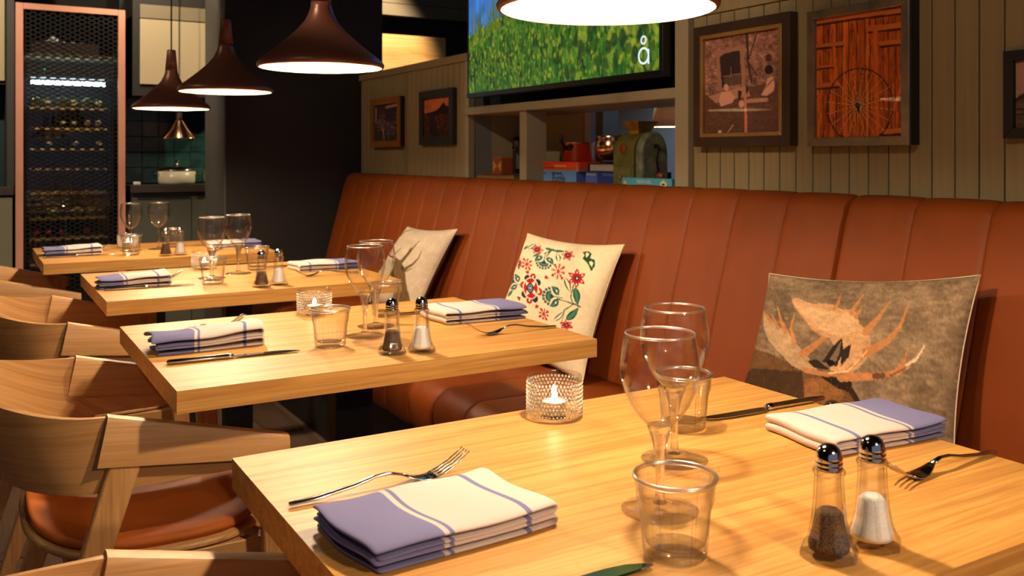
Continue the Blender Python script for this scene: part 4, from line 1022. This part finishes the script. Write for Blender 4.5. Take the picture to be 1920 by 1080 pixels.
# ------------------------------------------------------------------ television
def meadow():
    c = Cv(900, 520, (60, 120, 36)); H = 520
    c.a[:] = (52, 108, 34); c.poly([(0, 0), (900, 0), (900, 180), (600, 215), (420, 262), (250, 300), (0, 345)], (70, 138, 232))
    c.mottle(.10, 30, seed=16, y0=0); c.poly([(0, 355), (250, 308), (420, 268), (600, 222), (600, 330), (0, 400)], (66, 140, 44), .7)
    for k in range(2600):
        x = random.uniform(0, 900); hy = 345-(x/900)*165; y = random.uniform(hy+10, 540); d = random.choice([(24, 60, 26), (36, 92, 30), (78, 132, 34), (110, 150, 40), (20, 44, 30)])
        c.line([(x, y), (x+random.uniform(-7, 7), y-random.uniform(12, 46))], random.uniform(3, 8), 2, d, .75)
    for k in range(70):
        x = random.uniform(20, 330) if k < 50 else random.uniform(0, 700); hy = 345-(x/900)*165
        c.line([(x, hy+30), (x+random.uniform(-8, 8), hy-random.uniform(10, 120))], 8, 2, random.choice([(70, 104, 40), (96, 120, 40), (120, 130, 44)]), .9)
    for k in range(1000):
        x = random.uniform(0, 900); hy = 352-(x/900)*165; y = random.uniform(hy-10, 520); s = 2.2+6*max(0, (x-350)/550)*random.random()+2.5*random.random()
        c.ell(x, y, s, s*random.uniform(1, 2.2), random.choice([(150, 158, 40), (126, 146, 38), (174, 176, 52), (96, 130, 36)]), random.uniform(-.6, .6), .75)
    for k in range(60):
        x, y = random.uniform(520, 900), random.uniform(230, 520); c.ell(x, y, random.uniform(7, 15), random.uniform(12, 26), random.choice([(24, 50, 30), (30, 62, 30), (156, 172, 52)]), random.uniform(-.6, .6), .6)
    c.a *= .92
    return c
tv = thing('television', 'large flat television showing a yellow flowered meadow under blue sky', 'television', (1.90, 2.931, 1.416))
TVW, TVH = 1.334, 0.77
ob('casing', box(0.0, 0.05, -TVW/2, TVW/2, 0, TVH, mat('tv_black', S(14, 14, 15), .35), .004, 2, name='casing'), tv)
def scr(u, v): return np.stack([np.full(u.shape, -0.0012), (TVW/2-.018)*(1-2*u), (TVH-.014)+(.034-TVH)*v], -1)
ob('screen', print_sheet(scr, 300, 175, meadow(), [(0, 0), (900, 0), (900, 520), (0, 520)], M['screen'], 'screen'), tv)
def annulus(cy, cz, r0, r1, n=40):
    V = []; F = []
    for k in range(n):
        a = 2*PI*k/n
        for r in (r0, r1):
            for x in (-.0005, .0005): V.append((x, cy+r*math.cos(a), cz+r*math.sin(a)))
    for k in range(n):
        a, b = k*4, ((k+1) % n)*4
        F += [(a, a+2, b+2, b), (a+1, b+1, b+3, a+3), (a, b, b+1, a+1), (a+2, a+3, b+3, b+2)]
    return V, F
lgm = emit_mat('logo_white', (.80, .94, 1.0), 1.0)
V1, F1_ = annulus(0, 0, .0215, .0285); V2, F2_ = annulus(0, .0515, .0095, .0150)
V3 = [(x, y_, z_) for x in (-.0005, .0005) for y_ in (-.0285, -.0215) for z_ in (-.0285, .0200)]; F3_ = [(0, 1, 3, 2), (4, 6, 7, 5), (0, 4, 5, 1), (2, 3, 7, 6), (0, 2, 6, 4), (1, 5, 7, 3)]
VV = V1+V2+V3; FF = F1_+[tuple(q+len(V1) for q in f) for f in F2_]+[tuple(q+len(V1)+len(V2) for q in f) for f in F3_]
ob('logo', md('logo', VV, FF, lgm, False), tv, (-0.0022, -0.572, 0.072))
ob('bezel', box(-0.0035, 0.0, -TVW/2, TVW/2, 0.0, 0.019, mat('tv_bezel', S(12, 12, 13), .3), .001, 1, name='bezel'), tv)
ob('wall_bracket', box(0.05, 0.168, -.2, .2, .2, .5, M['steel_black'], name='wall_bracket'), tv)
# ------------------------------------------------------------------ things on the recessed shelf
SZ = 1.045
def boxed(name, label, cat, x0, x1, y0, y1, z0, z1, top, side_mats, group=None):
    """cardboard box: lid part and tray part; faces the room along -x"""
    t = thing(name, label, cat, ((x0+x1)/2, (y0+y1)/2, z0), 0, group)
    a, b = (x1-x0)/2, (y1-y0)/2
    ob('lid', box(-a, a, -b, b, 0.006, z1-z0, top, .0012, 1, name='lid'), t)
    ob('tray', box(-a+.002, a-.002, -b+.002, b-.002, 0, .0065, mat(name+'_tray', S(150, 140, 120), .8), name='tray'), t)
    return t
def stick(t, name, x, yc, zc, w, h, m_): return ob(name, box(x-.0008, x, yc-w/2, yc+w/2, zc-h/2, zc+h/2, m_, name=name), t)
def words(t, body, x, yc, zc, size, m_, sx=1.0): return ob('lettering', text_mesh(body, size, m_, 'lettering', .0002, sx=sx), t, (x, yc, zc), (PI/2, 0, -PI/2))
ink = mat('ink_dark', S(24, 30, 52), .8); cardw = mat('card_white', S(226, 220, 206), .8)
skyb = noise_mat('puzzle_sky', S(96, 146, 206), S(110, 158, 214), nscale=8, rough=.45); navyb = mat('puzzle_navy', S(34, 58, 140), .45); perib = mat('puzzle_peri', S(90, 104, 186), .45)
gpz = 'boxed puzzles on the shelf'
p1 = boxed('puzzle_box', 'pale blue puzzle box lettered Puzzle under the red box', 'box', 2.035, 2.25, 2.945, 3.305, SZ, SZ+.054, skyb, None, gpz)
xf = -.1085
words(p1, 'Puzzle', xf, -.058, .024, .046, ink, .82); words(p1, 'Ravensburger', xf, -.045, .046, .014, ink, .9)
stick(p1, 'picture_label', xf, .100, .030, .046, .044, noise_mat('town_print', S(120, 84, 40), S(214, 168, 80), nscale=90, rough=.6, lo=.4, hi=.6))
words(p1, 'Ravensburger', xf, .155, .046, .009, ink, .8); words(p1, 'Puzzle', xf, .155, .041, .011, ink, .8); stick(p1, 'print_line', xf, .048, .046, .030, .003, ink); stick(p1, 'print_line', xf, .152, .015, .030, .003, ink)
ob('end_panel', box(-.1065, .1065, -.1808, -.1795, .001, .0535, perib, name='end_panel'), p1)
p2 = boxed('puzzle_box', 'dark blue puzzle box behind the green coffee mill', 'box', 2.075, 2.27, 2.655, 2.940, SZ, SZ+.054, navyb, None, gpz)
stick(p2, 'corner_label', -.0978, .100, .026, .078, .050, perib)
words(p2, 'Ravensburger', -.0990, .100, .044, .0145, cardw, .8); words(p2, 'Ravensburger', -.0985, -.010, .044, .0145, mat('ink_pale', S(150, 160, 200), .8), .9)
r1 = boxed('game_box', 'flat orange red game box lying on the pale blue puzzle box', 'box', 2.035, 2.25, 2.925, 3.310, SZ+.0545, SZ+.0915, mat('red_card', S(226, 66, 32), .45), None, 'boxed games on the shelf')
stick(r1, 'picture_label', xf, .158, .020, .030, .018, mat('label_pink', S(226, 190, 180), .7)); stick(r1, 'print_line', xf, -.062, .021, .090, .008, mat('ink_orange', S(250, 150, 60), .7)); stick(r1, 'print_line', xf, .030, .014, .100, .005, mat('ink_red', S(170, 40, 24), .7)); stick(r1, 'print_line', xf, .055, .026, .080, .004, mat('ink_red2', S(196, 54, 30), .7))
stick(r1, 'end_stripe', xf, -.178, .020, .0016, .034, cardw)
bk = thing('hardback_book', 'thick dark covered book lying on the dark blue puzzle box', 'book', (2.165, 2.79, SZ+.0545))
ob('pages', box(-.085, .085, -.130, .125, .003, .028, noise_mat('page_edges', S(196, 188, 172), S(170, 162, 148), scale=(1, 1, 60), nscale=9, rough=.8), name='pages'), bk)
for z in (0, .028): ob('cover', box(-.088, .088, -.131, .131, z, z+.003, mat('book_cover', S(48, 46, 56), .5), .0008, 1, name='cover'), bk)
ob('spine', box(-.088, .088, .1285, .132, 0, .031, mat('book_spine', S(44, 42, 52), .5), name='spine'), bk)
# copper saucepan and copper kettle-pot
Zp = SZ+.0917
pan = thing('copper_saucepan', 'small copper saucepan standing on the orange red game box', 'saucepan', (2.145, 3.090, Zp))
ob('body', lathe([(0, 0), (.060, 0), (.064, .004), (.066, .072), (.071, .0765), (.0705, .078), (.0645, .0755), (.062, .006), (0, .003)], 40, M['copper'], 'body'), pan)
ob('handle', tube([(-.062, -.02, .055), (-.085, -.028, .058), (-.105, -.034, .085), (-.110, -.036, .108)], [.006, .006, .009, .009], 10, M['iron'], 'handle'), pan)
ob('bracket', box(-.072, -.060, -.045, .012, .046, .060, M['iron'], .002, 1, name='bracket'), pan)
kp = thing('copper_pot', 'round copper pot with short feet standing on the dark covered book', 'pot', (2.160, 2.875, SZ+.0857))
ob('body', lathe([(0, .012), (.035, .014), (.060, .030), (.070, .055), (.068, .078), (.060, .095), (.066, .106), (.0645, .107), (.057, .096), (.064, .078), (.066, .055), (.056, .032), (.034, .018), (0, .016)], 40, M['copper'], 'body'), kp)
for k in range(3):
    a = k*2.09+.4; ob('foot', tube([(.038*math.cos(a), .038*math.sin(a), .018), (.046*math.cos(a), .046*math.sin(a), 0)], [.005, .004], 8, M['iron'], 'foot'), kp)
for s in (-1, 1):
    pts = [(-.01, s*(.060+.022*math.sin(q)), .088+.020*math.cos(q)) for q in np.linspace(-.3, 3.4, 10)]; ob('ring_handle', tube(pts, .0032, 8, M['iron'], 'ring_handle'), kp)
# old green coffee mill
gm = noise_mat('mill_green', S(92, 92, 40), S(112, 108, 50), nscale=22, rough=.5, lo=.4, hi=.6); gw = noise_mat('mill_cover', S(130, 132, 112), S(98, 104, 86), nscale=30, rough=.5, lo=.4, hi=.6); br = noise_mat('mill_brass', S(186, 150, 70), S(150, 118, 50), nscale=20, rough=.35, metal=.7)
ml = thing('coffee_mill', 'old green iron coffee mill with side crank and brass hopper', 'coffee mill', (2.062, 2.566, SZ)); ml.scale = (.9, .9, 1.0)
hb = .100
arch = [(-.072, 0), (.072, 0), (.072, .128)]+[(.072*math.cos(a), .128+.070*math.sin(a)) for a in np.linspace(.1, PI-.1, 12)]+[(-.072, .128)]
ob('body', prism(arch, -.030, .100, 'y', gm, 'body', .003), ml)
ob('drawer', box(-.0765, -.071, -.018, .090, .010, .070, gm, .002, 1, name='drawer'), ml)
kn = ml.children[-1]; ob('knob', lathe([(0, 0), (.005, 0), (.005, .006), (.009, .009), (.008, .015), (0, .017)], 16, br, 'knob'), kn, (-.0765, .036, .040), (0, -PI/2, 0))
ob('cross_rail', box(-.0755, -.071, -.028, .098, .078, .086, gm, .001, 1, name='cross_rail'), ml)
wcov = [(.066*math.cos(a), .120+.082*math.sin(a)) for a in np.linspace(0, PI, 16)]+[(-.066, .03), (-.055, .004), (.055, .004), (.066, .03)]
ob('gear_cover', prism(wcov, -.075, -.030, 'y', gw, 'gear_cover', .010), ml)
ob('badge', lathe([(0, 0), (.019, 0), (.018, .0015), (0, .002)], 24, mat('badge_red', S(150, 54, 24), .5), 'badge'), ml, (-.0722, .036, .140), (0, -PI/2, 0))
R = []
for z, a in ((.193, .030), (.205, .032), (.222, .042), (.238, .052)): R.append([(-a, -a+.02, z), (a, -a+.02, z), (a, a+.02, z), (-a, a+.02, z)])
for z, a in ((.238, .050), (.222, .040), (.205, .029)): R.append([(-a, -a+.02, z), (a, -a+.02, z), (a, a+.02, z), (-a, a+.02, z)])
ob('hopper', loft(R, br, 'hopper', smooth=False), ml)
cr = ob('crank', tube([(0, -.070, .150), (0, -.090, .150), (-.004, -.096, .140), (-.012, -.096, .100), (-.006, -.097, .070), (-.010, -.100, .052)], [.008, .007, .006, .005, .006, .007], 10, M['iron'], 'crank'), ml)
ob('grip', lathe([(0, 0), (.008, .002), (.012, .016), (.011, .030), (.006, .038), (0, .039)], 18, noise_mat('grip_wood', S(150, 78, 36), S(120, 58, 28), nscale=20, rough=.4), 'grip'), cr, (-.010, -.098, .046), (PI/2, 0, 0))
tp = boxed('puzzle_box', 'light blue puzzle box lettered TRÄPUSSEL before the green coffee mill', 'box', 1.962, 1.984, 2.295, 2.560, SZ+.001, SZ+.040, mat('aqua_card', S(86, 172, 196), .5), None, gpz)
words(tp, 'TRÄPUSSEL', -.0118, .008, .026, .017, cardw, .95); stick(tp, 'print_line', -.0112, .004, .011, .120, .0035, ink)
ob('round_badge', lathe([(0, 0), (.009, 0), (.009, .0008), (0, .0008)], 20, mat('badge_yellow', S(236, 206, 130), .7), 'round_badge'), tp, (-.0112, .113, .020), (0, -PI/2, 0))
jp = [(-.012, -.010), (-.004, -.010), (-.004, -.015), (.004, -.015), (.004, -.010), (.012, -.010), (.012, -.003), (.017, -.003), (.017, .004), (.012, .004), (.012, .010), (.004, .010), (.004, .015), (-.004, .015), (-.004, .010), (-.012, .010), (-.012, .004), (-.017, .004), (-.017, -.003), (-.012, -.003)]
ob('jigsaw_mark', prism([(a-.093, b+.020) for a, b in jp], -.0122, -.0112, 'x', mat('mark_cream', S(240, 222, 176), .7), 'jigsaw_mark'), tp)
stick(tp, 'print_line', -.0122, -.093, .020, .013, .006, ink)
# left bay: old book, tin, storm lantern
ob_ = thing('old_book', 'old brown leather book lying under the small printed tin', 'book', (2.06, 3.500, SZ))
ob('pages', box(-.075, .080, -.165, .163, .004, .030, noise_mat('old_pages', S(150, 110, 62), S(120, 84, 46), scale=(1, 1, 60), nscale=7, rough=.8), name='pages'), ob_)
for z in (0, .030): ob('cover', box(-.080, .083, -.170, .168, z, z+.004, noise_mat('old_cover', S(140, 84, 40), S(108, 62, 30), nscale=16, rough=.6), .001, 1, name='cover'), ob_)
tn = thing('tin', 'small orange and brown patterned tin standing on the old brown book', 'tin', (2.05, 3.54, SZ+.0342))
ob('body', box(-.030, .030, -.036, .036, 0, .070, mat('tin_brown', S(150, 76, 40), .5), .003, 2, name='body'), tn)
ob('lid', box(-.031, .031, -.037, .037, .069, .078, mat('tin_lid', S(176, 104, 56), .45), .003, 2, name='lid'), tn)
for yy, s in ((.0365, -1), (-.0365, 1)): ob('diamond', prism([(yy, .012), (yy+s*.034, .036), (yy, .060)], -.0308, -.0300, 'x', mat('tin_gold', S(214, 150, 70), .5), 'diamond'), tn)
ln = thing('storm_lantern', 'brown iron storm lantern behind the shelf divider', 'lantern', (2.192, 3.648, SZ))
ob('tank', lathe([(0, 0), (.042, 0), (.044, .006), (.042, .028), (.030, .048), (.022, .056), (0, .056)], 32, M['iron'], 'tank'), ln)
ob('globe', lathe([(.020, .056), (.030, .075), (.032, .095), (.024, .125), (.019, .145)], 24, M['glass'], 'globe', capends=False), ln)
ob('chimney', lathe([(0, .205), (.020, .203), (.026, .190), (.024, .165), (.028, .150), (.018, .146), (0, .146)], 24, M['iron'], 'chimney'), ln)
for s in (-1, 1): ob('side_tube', tube([(0, s*.038, .030), (0, s*.042, .070), (0, s*.040, .140), (0, s*.026, .178)], .004, 8, M['iron'], 'side_tube'), ln)

# ------------------------------------------------------------------ white shaded lamp in the next room
def linen_shade():
    m = bpy.data.materials.new('linen_shade'); m.use_nodes = True; N = m.node_tree.nodes; L = m.node_tree.links; N.clear()
    o = N.new('ShaderNodeOutputMaterial'); a = N.new('ShaderNodeBsdfDiffuse'); b = N.new('ShaderNodeBsdfTranslucent'); x = N.new('ShaderNodeMixShader')
    a.inputs[0].default_value = S(226, 206, 180); b.inputs[0].default_value = S(176, 150, 122); x.inputs[0].default_value = .15
    L.new(a.outputs[0], x.inputs[1]); L.new(b.outputs[0], x.inputs[2]); L.new(x.outputs[0], o.inputs[0]); return m
sl = thing('shaded_lamp', 'white tapered lampshade glowing in the next room behind the shelf', 'lamp', (2.90, 3.400, 1.30), 0)
ob('shade', lathe([(.092, 0), (.064, .165), (.062, .165), (.090, 0)], 40, linen_shade(), 'shade', capends=False), sl)
ob('bulb', lathe([(0, .03), (.02, .04), (.028, .06), (.02, .085), (0, .095)], 16, emit_mat('lamp_bulb', (1, .86, .68), 120), 'bulb'), sl)
ob('cord', tube([(0, 0, .095), (0, 0, 1.32)], .003, 8, M['cord'], 'cord'), sl)

# ------------------------------------------------------------------ wine cabinet
FX0, FX1, FY, FZ = 0.225, 0.811, 5.97, 2.043
wc = thing('wine_cabinet', 'tall wine cabinet with copper frame and black mesh door', 'wine cabinet', ((FX0+FX1)/2, FY, 0))
hw = (FX1-FX0)/2
dk = mat('cabinet_inside', S(34, 40, 42), .5)
for a, b, c_, d, e, f_, nm in ((-hw, hw, .53, .55, 0, FZ, 'back_panel'), (-hw, -hw+.02, .03, .55, 0, FZ, 'side_panel'), (hw-.02, hw, .03, .55, 0, FZ, 'side_panel'), (-hw, hw, .03, .55, 0, .06, 'bottom_panel'), (-hw, hw, .03, .55, FZ-.02, FZ, 'top_panel')):
    ob(nm, box(a, b, c_, d, e, f_, dk, name=nm), wc)
for a, b, e, f_ in ((-hw, -hw+.040, 0, FZ), (hw-.040, hw, 0, FZ), (-hw+.040, hw-.040, FZ-.036, FZ), (-hw+.040, hw-.040, 0, .05)):
    ob('door_rail', box(a, b, -.006, .030, e, f_, M['copper_frame'], .002, 1, name='door_rail'), wc)
def mesh_door(w0, w1, z0, z1):
    V, F = [], []
    P = .052; Q = .026; h = .0032; d = .003
    def strip(a, b):
        (xa, za), (xb, zb) = a, b
        if abs(xb-xa) < 1e-5: return
        k = len(V)
        for (x, z) in ((xa, za), (xb, zb)):
            for dz, dy in ((-h, 0), (h, 0), (h, d), (-h, d)): V.append((x, .014+dy, z+dz))
        F.extend([(k, k+1, k+5, k+4), (k+1, k+2, k+6, k+5), (k+2, k+3, k+7, k+6), (k+3, k, k+4, k+7)])
    sl_ = Q/P
    for sg in (-1, 1):
        n = int((z1-z0)/Q)+int((w1-w0)/P)+3
        for k in range(-2-int((w1-w0)/P), n+int((w1-w0)/P)):
            zl = z0+k*Q
            xa, xb = w0, w1; za, zb = zl, zl+sg*sl_*(w1-w0)
            # clip to the opening
            def cl(xa, za, xb, zb):
                t0, t1 = 0., 1.; dz = zb-za
                for lim, s in ((z0, 1), (z1, -1)):
                    if abs(dz) < 1e-9: continue
                    t = (lim-za)/dz
                    if s*dz > 0: t0 = max(t0, t)
                    else: t1 = min(t1, t)
                return t0, t1
            t0, t1 = cl(xa, za, xb, zb)
            if t1-t0 > .02: strip((xa+(xb-xa)*t0, za+(zb-za)*t0), (xa+(xb-xa)*t1, za+(zb-za)*t1))
    return md('mesh_grille', V, F, mat('grille_black', S(40, 38, 34), .4, .5), False)
mg = ob('mesh_grille', mesh_door(-hw+.038, hw-.038, .045, FZ-.034), wc); mg['kind'] = 'stuff'
ob('door_glass', box(-hw+.06, hw-.06, .040, .046, .06, 1.70, M['pane'], name='door_glass'), wc)
shw = wood('shelf_beech', S(206, 170, 100), S(220, 186, 116), S(180, 140, 78), axis='x', rough=.5)
for z in (1.445, 1.325, 1.201, 1.084, .942, .791, .671, .52): ob('shelf', box(-hw+.075, hw-.095, .06, .50, z-.010, z+.004, shw, .001, 1, name='shelf'), wc)
ob('upper_shelf', box(-hw+.02, hw-.02, .035, .53, 1.748, 1.762, mat('upper_shelf', S(120, 112, 92), .6), name='upper_shelf'), wc)
ob('control_strip', box(-hw+.02, hw-.02, .05, .10, 1.62, 1.70, mat('strip_grey', S(60, 62, 62), .5), name='control_strip'), wc)
ob('indicator', lathe([(0, 0), (.004, 0), (.004, .002), (0, .003)], 12, emit_mat('led_green', (0, 1, .4), 3), 'indicator'), wc, (-.14, .049, 1.665), (PI/2, 0, 0))
ob('light_tube', tube([(-hw+.085, .12, 1.597), (hw-.100, .12, 1.597)], .012, 12, emit_mat('tube_glow', (.72, .92, 1.0), 22), 'light_tube'), wc)
bt_g = noise_mat('bottle_green', S(70, 76, 24), S(110, 112, 40), nscale=20, rough=.12); bt_d = mat('bottle_dark', S(26, 34, 24), .12); foil_c = mat('foil_cream', S(224, 214, 176), .4); foil_r = mat('foil_red', S(176, 46, 40), .4)
b_m = {}
def bottle(x, z, butt, dark, foil, lab):
    key = (butt, dark, foil.name)
    t = thing('wine_bottle', lab, 'bottle', (FX0+hw+x, FY+.09, z), 0, 'wine bottles lying in the cabinet')
    if key not in b_m:
        b_m[key] = (lathe([(0, 0), (.028, 0), (.0315, .004), (.0315, .19), (.026, .225), (.0145, .245), (.0140, .300), (0, .300)], 20, bt_d if dark else bt_g, 'body'), lathe([(0, .248), (.0155, .248), (.0158, .312), (0, .313)], 16, foil, 'foil'))
    rot = (-PI/2, 0, 0) if butt else (PI/2, 0, 0)
    y0 = 0 if butt else .315
    for nm, m_ in zip(('body', 'foil'), b_m[key]): ob(nm, m_, t, (0, y0, .0316), rot)
hs = {1.449: [(-.185, 1, 0, foil_c), (-.118, 0, 0, foil_c), (-.045, 1, 0, foil_c), (.025, 0, 0, foil_c), (.095, 1, 0, foil_c), (.160, 0, 0, foil_c)],
      1.329: [(-.040, 0, 1, foil_c), (.025, 0, 1, foil_c), (.095, 0, 1, foil_c), (.155, 0, 1, foil_c)], 1.205: [(-.110, 0, 1, foil_c), (.030, 0, 1, foil_c), (.160, 0, 1, foil_c)],
      .795: [(-.090, 1, 0, foil_c), (.040, 1, 0, foil_c), (.115, 1, 0, foil_c)], .675: [(-.180, 0, 1, foil_r), (-.115, 0, 1, foil_r), (-.045, 0, 1, foil_r), (.090, 0, 1, foil_r)]}
names = {1.449: 'under the light tube', 1.329: 'on the second wooden shelf', 1.205: 'on the third wooden shelf', .795: 'on the shelf above the red foils', .675: 'on the lowest stocked shelf'}
for z, L_ in hs.items():
    for x, butt, dark, foil in L_:
        bottle(x, z, butt, dark, foil, '%s wine bottle lying %s %s of the cabinet' % ('dark' if dark else 'green', 'base out' if butt else 'neck out', names[z]))
cb = thing('wooden_crate', 'dark wooden crate of small glasses on top shelf of the wine cabinet', 'crate', (FX0+.265, FY+.16, 1.7622))
for a, b, c_, d in ((-.18, .18, -.09, -.08), (-.18, .18, .08, .09), (-.18, -.17, -.08, .08), (.17, .18, -.08, .08)): ob('side_board', box(a, b, c_, d, 0, .072, noise_mat('crate_wood', S(58, 42, 36), S(70, 52, 44), nscale=9, rough=.7), name='side_board'), cb)
ob('bottom_board', box(-.17, .17, -.08, .08, 0, .008, mat('crate_bottom', S(50, 38, 32), .7), name='bottom_board'), cb)
cup = lathe([(0, .002), (.020, 0), (.024, .006), (.027, .050), (.0255, .050), (.022, .008), (0, .006)], 16, mat('small_glass', S(190, 194, 196), .12, 0, .8), 'small_glass')
for i, (x, y_, z, r) in enumerate(((-.140, -.03, .040, .3), (-.080, -.045, .050, -.4), (-.13, .03, .05, .2), (-.070, .035, .090, .8), (-.020, -.04, .050, .5), (0.0, .02, .058, -.6), (.035, -.045, .040, .2), (.045, .03, .056, .7), (.088, -.04, .044, -.3), (.135, -.035, .040, .1))):
    tag(ob('small_glass', cup, None, (FX0+.265+x, FY+.16+y_, 1.7622+z-.02), (r, r*.6, 0)), 'small clear glass heaped in the dark crate of the wine cabinet', 'glass', 'small glasses heaped in the crate')

# ------------------------------------------------------------------ kitchen run behind
KY = 5.97
cabm = noise_mat('cabinet_green_grey', S(86, 86, 74), S(92, 92, 80), nscale=3, rough=.5); ctm = mat('counter_dark', S(62, 56, 50), .35)
bw = struct('wall_kitchen', box(.82, 1.60, 6.30, 6.40, 0, 2.62, mat('splash_grout', S(30, 46, 46), .7), name='kitchen_wall'))
tile = box(-.0485, .0485, -.008, 0, -.0485, .0485, noise_mat('teal_tile', S(32, 64, 62), S(50, 86, 80), nscale=10, rough=.25, rand=True), .002, 1, name='tile')
for i in range(6):
    for j in range(6): ob('tile', tile, bw, (.905+i*.10, 6.30, 1.035+j*.10))
uc = thing('wall_cabinet', 'cream fronted wall cabinet above the kitchen counter', 'cabinet', (1.20, KY, 1.53))
ob('carcass', box(-.345, .36, .02, .33, 0, .66, mat('carcass_dark', S(46, 44, 40), .6), name='carcass'), uc)
ob('door', box(-.305, .36, 0, .02, .070, .470, mat('cream_front', S(206, 190, 156), .45), .002, 1, name='door'), uc)
ob('top_panel', box(-.305, .36, 0, .02, .476, .56, mat('cream_front2', S(150, 138, 112), .45), .002, 1, name='top_panel'), uc)
wt = thing('worktop', 'dark kitchen worktop beside the wine cabinet', 'worktop', (1.20, KY, .935)); 
ob('slab', box(-.36, .36, -.005, .33, 0, .045, ctm, .003, 2, name='slab'), wt)
ob('front_edge', box(-.36, .36, -.0075, -.0045, .002, .043, ctm, name='front_edge'), wt)
bc = thing('base_cabinet', 'grey green base cabinet under the worktop beside the wine cabinet', 'cabinet', (1.20, KY, 0))
ob('carcass', box(-.355, .355, .03, .33, .08, .934, mat('carcass_dark2', S(40, 40, 36), .6), name='carcass'), bc)
for a, b in ((-.350, -.002), (.002, .350)): d_ = ob('door', box(a, b, .006, .029, .10, .905, cabm, .002, 1, name='door'), bc); ob('grip_groove', box(a+.03, b-.01, .003, .0065, .893, .905, M['black'], name='grip_groove'), d_)
ob('plinth', box(-.35, .35, .05, .30, 0, .08, M['black'], name='plinth'), bc)
def casserole(x, y_, label, s=1.0):
    t = thing('casserole', label, 'pot', (x, y_, .9802), 0, 'cream casseroles on the worktop')
    ob('body', lathe([(0, 0), (.098*s, 0), (.108*s, .006), (.112*s, .020), (.113*s, .085), (.109*s, .085), (0, .080)], 40, mat('enamel_cream', S(236, 226, 196), .3), 'body'), t)
    ob('lid', lathe([(0, .085), (.114*s, .085), (.115*s, .090), (.095*s, .104), (.05*s, .114), (0, .117)], 40, mat('lid_steel', (.7, .68, .62), .15, 1), 'lid'), t)
    ob('knob', lathe([(0, .116), (.007, .116), (.006, .124), (.015, .130), (.017, .139), (.012, .149), (0, .152)], 20, M['chrome'], 'knob'), t.children[-1])
    for q in (-1, 1): ob('handle', tube([(q*.108*s, -.03, .070), (q*.135*s, -.026, .074), (q*.140*s, 0, .076), (q*.135*s, .026, .074), (q*.108*s, .03, .070)], .006, 8, M['chrome'], 'handle'), t)
casserole(1.132, 6.10, 'cream casserole with steel lid standing whole on the dark worktop')
casserole(1.425, 6.15, 'cream casserole half hidden behind the black column')
tag(ob('soap_dish', box(-.022, .022, -.015, .015, 0, .020, mat('dish_white', S(226, 222, 206), .5), .005, 2, name='dish'), None, (.885, 6.04, .9805)), 'small white dish at the end of the worktop', 'dish')
cl_ = thing('copper_pendant', 'small polished copper cone lamp above the casserole', 'lamp', (1.10, 5.85, 1.268))
ob('shade', lathe([(.107, 0), (.104, .006), (.060, .060), (.026, .105), (.022, .112), (.021, .112), (.058, .058), (.102, .005), (.105, 0)], 40, noise_mat('copper_shade', (.62, .36, .22, 1), (.55, .30, .17, 1), nscale=6, rough=.16, metal=1), 'shade', capends=False), cl_)
ob('neck', lathe([(0, .108), (.022, .108), (.019, .120), (.018, .160), (0, .162)], 20, M['iron'], 'neck'), cl_); ob('cord', tube([(0, 0, .16), (0, 0, 1.352)], .003, 8, M['cord'], 'cord'), cl_)
# left of the wine cabinet
lu = thing('side_cabinet', 'grey green base cabinet on the far side of the wine cabinet', 'cabinet', (-.16, KY, 0))
ob('carcass', box(-.36, .372, .03, .33, .08, .934, M['black'], name='carcass'), lu); ob('door', box(-.35, .370, .006, .029, .10, .925, noise_mat('cabinet_sage', S(126, 122, 100), S(132, 128, 106), nscale=3, rough=.5), .002, 1, name='door'), lu); ob('plinth', box(-.35, .35, .05, .30, 0, .08, M['black'], name='plinth'), lu)
lw = thing('side_worktop', 'dark worktop on the far side of the wine cabinet', 'worktop', (-.16, KY, .935)); ob('slab', box(-.36, .376, -.005, .33, 0, .048, ctm, .003, 2, name='slab'), lw); ob('front_edge', box(-.36, .376, -.0075, -.0045, .002, .045, ctm, name='front_edge'), lw)
lp = thing('tall_panel', 'dark grey upright panel beside the copper framed wine cabinet', 'panel', (.19, KY+.01, .984)); ob('panel', box(-.012, .030, 0, .30, 0, 1.30, mat('upright_grey', S(66, 68, 70), .5), name='panel'), lp); ob('edge_strip', box(-.014, -.009, -.003, .02, 0, 1.30, M['black'], name='edge_strip'), lp)
lc = thing('cream_cupboard', 'pale cream wall cupboard beside the tall grey panel', 'cabinet', (-.10, KY+.02, 1.57)); ob('carcass', box(-.30, .272, .02, .28, 0, .80, M['black'], name='carcass'), lc); ob('door', box(-.30, .272, 0, .02, .02, .80, mat('cupboard_cream', S(190, 178, 140), .5), .002, 1, name='door'), lc)
struct('wall_teal', box(-.55, .21, 6.29, 6.31, .98, 1.58, mat('teal_back', S(26, 58, 64), .6), name='teal_back'))
# off to the right the row of tables goes on: the next table and its lamp
make_table(0.306, -0.551, 'bare light oak dining table next along the bench from the moose cushion')
pendant(0.771, -0.10, 1.380, 'brown cone pendant lamp hanging over the bare oak table')
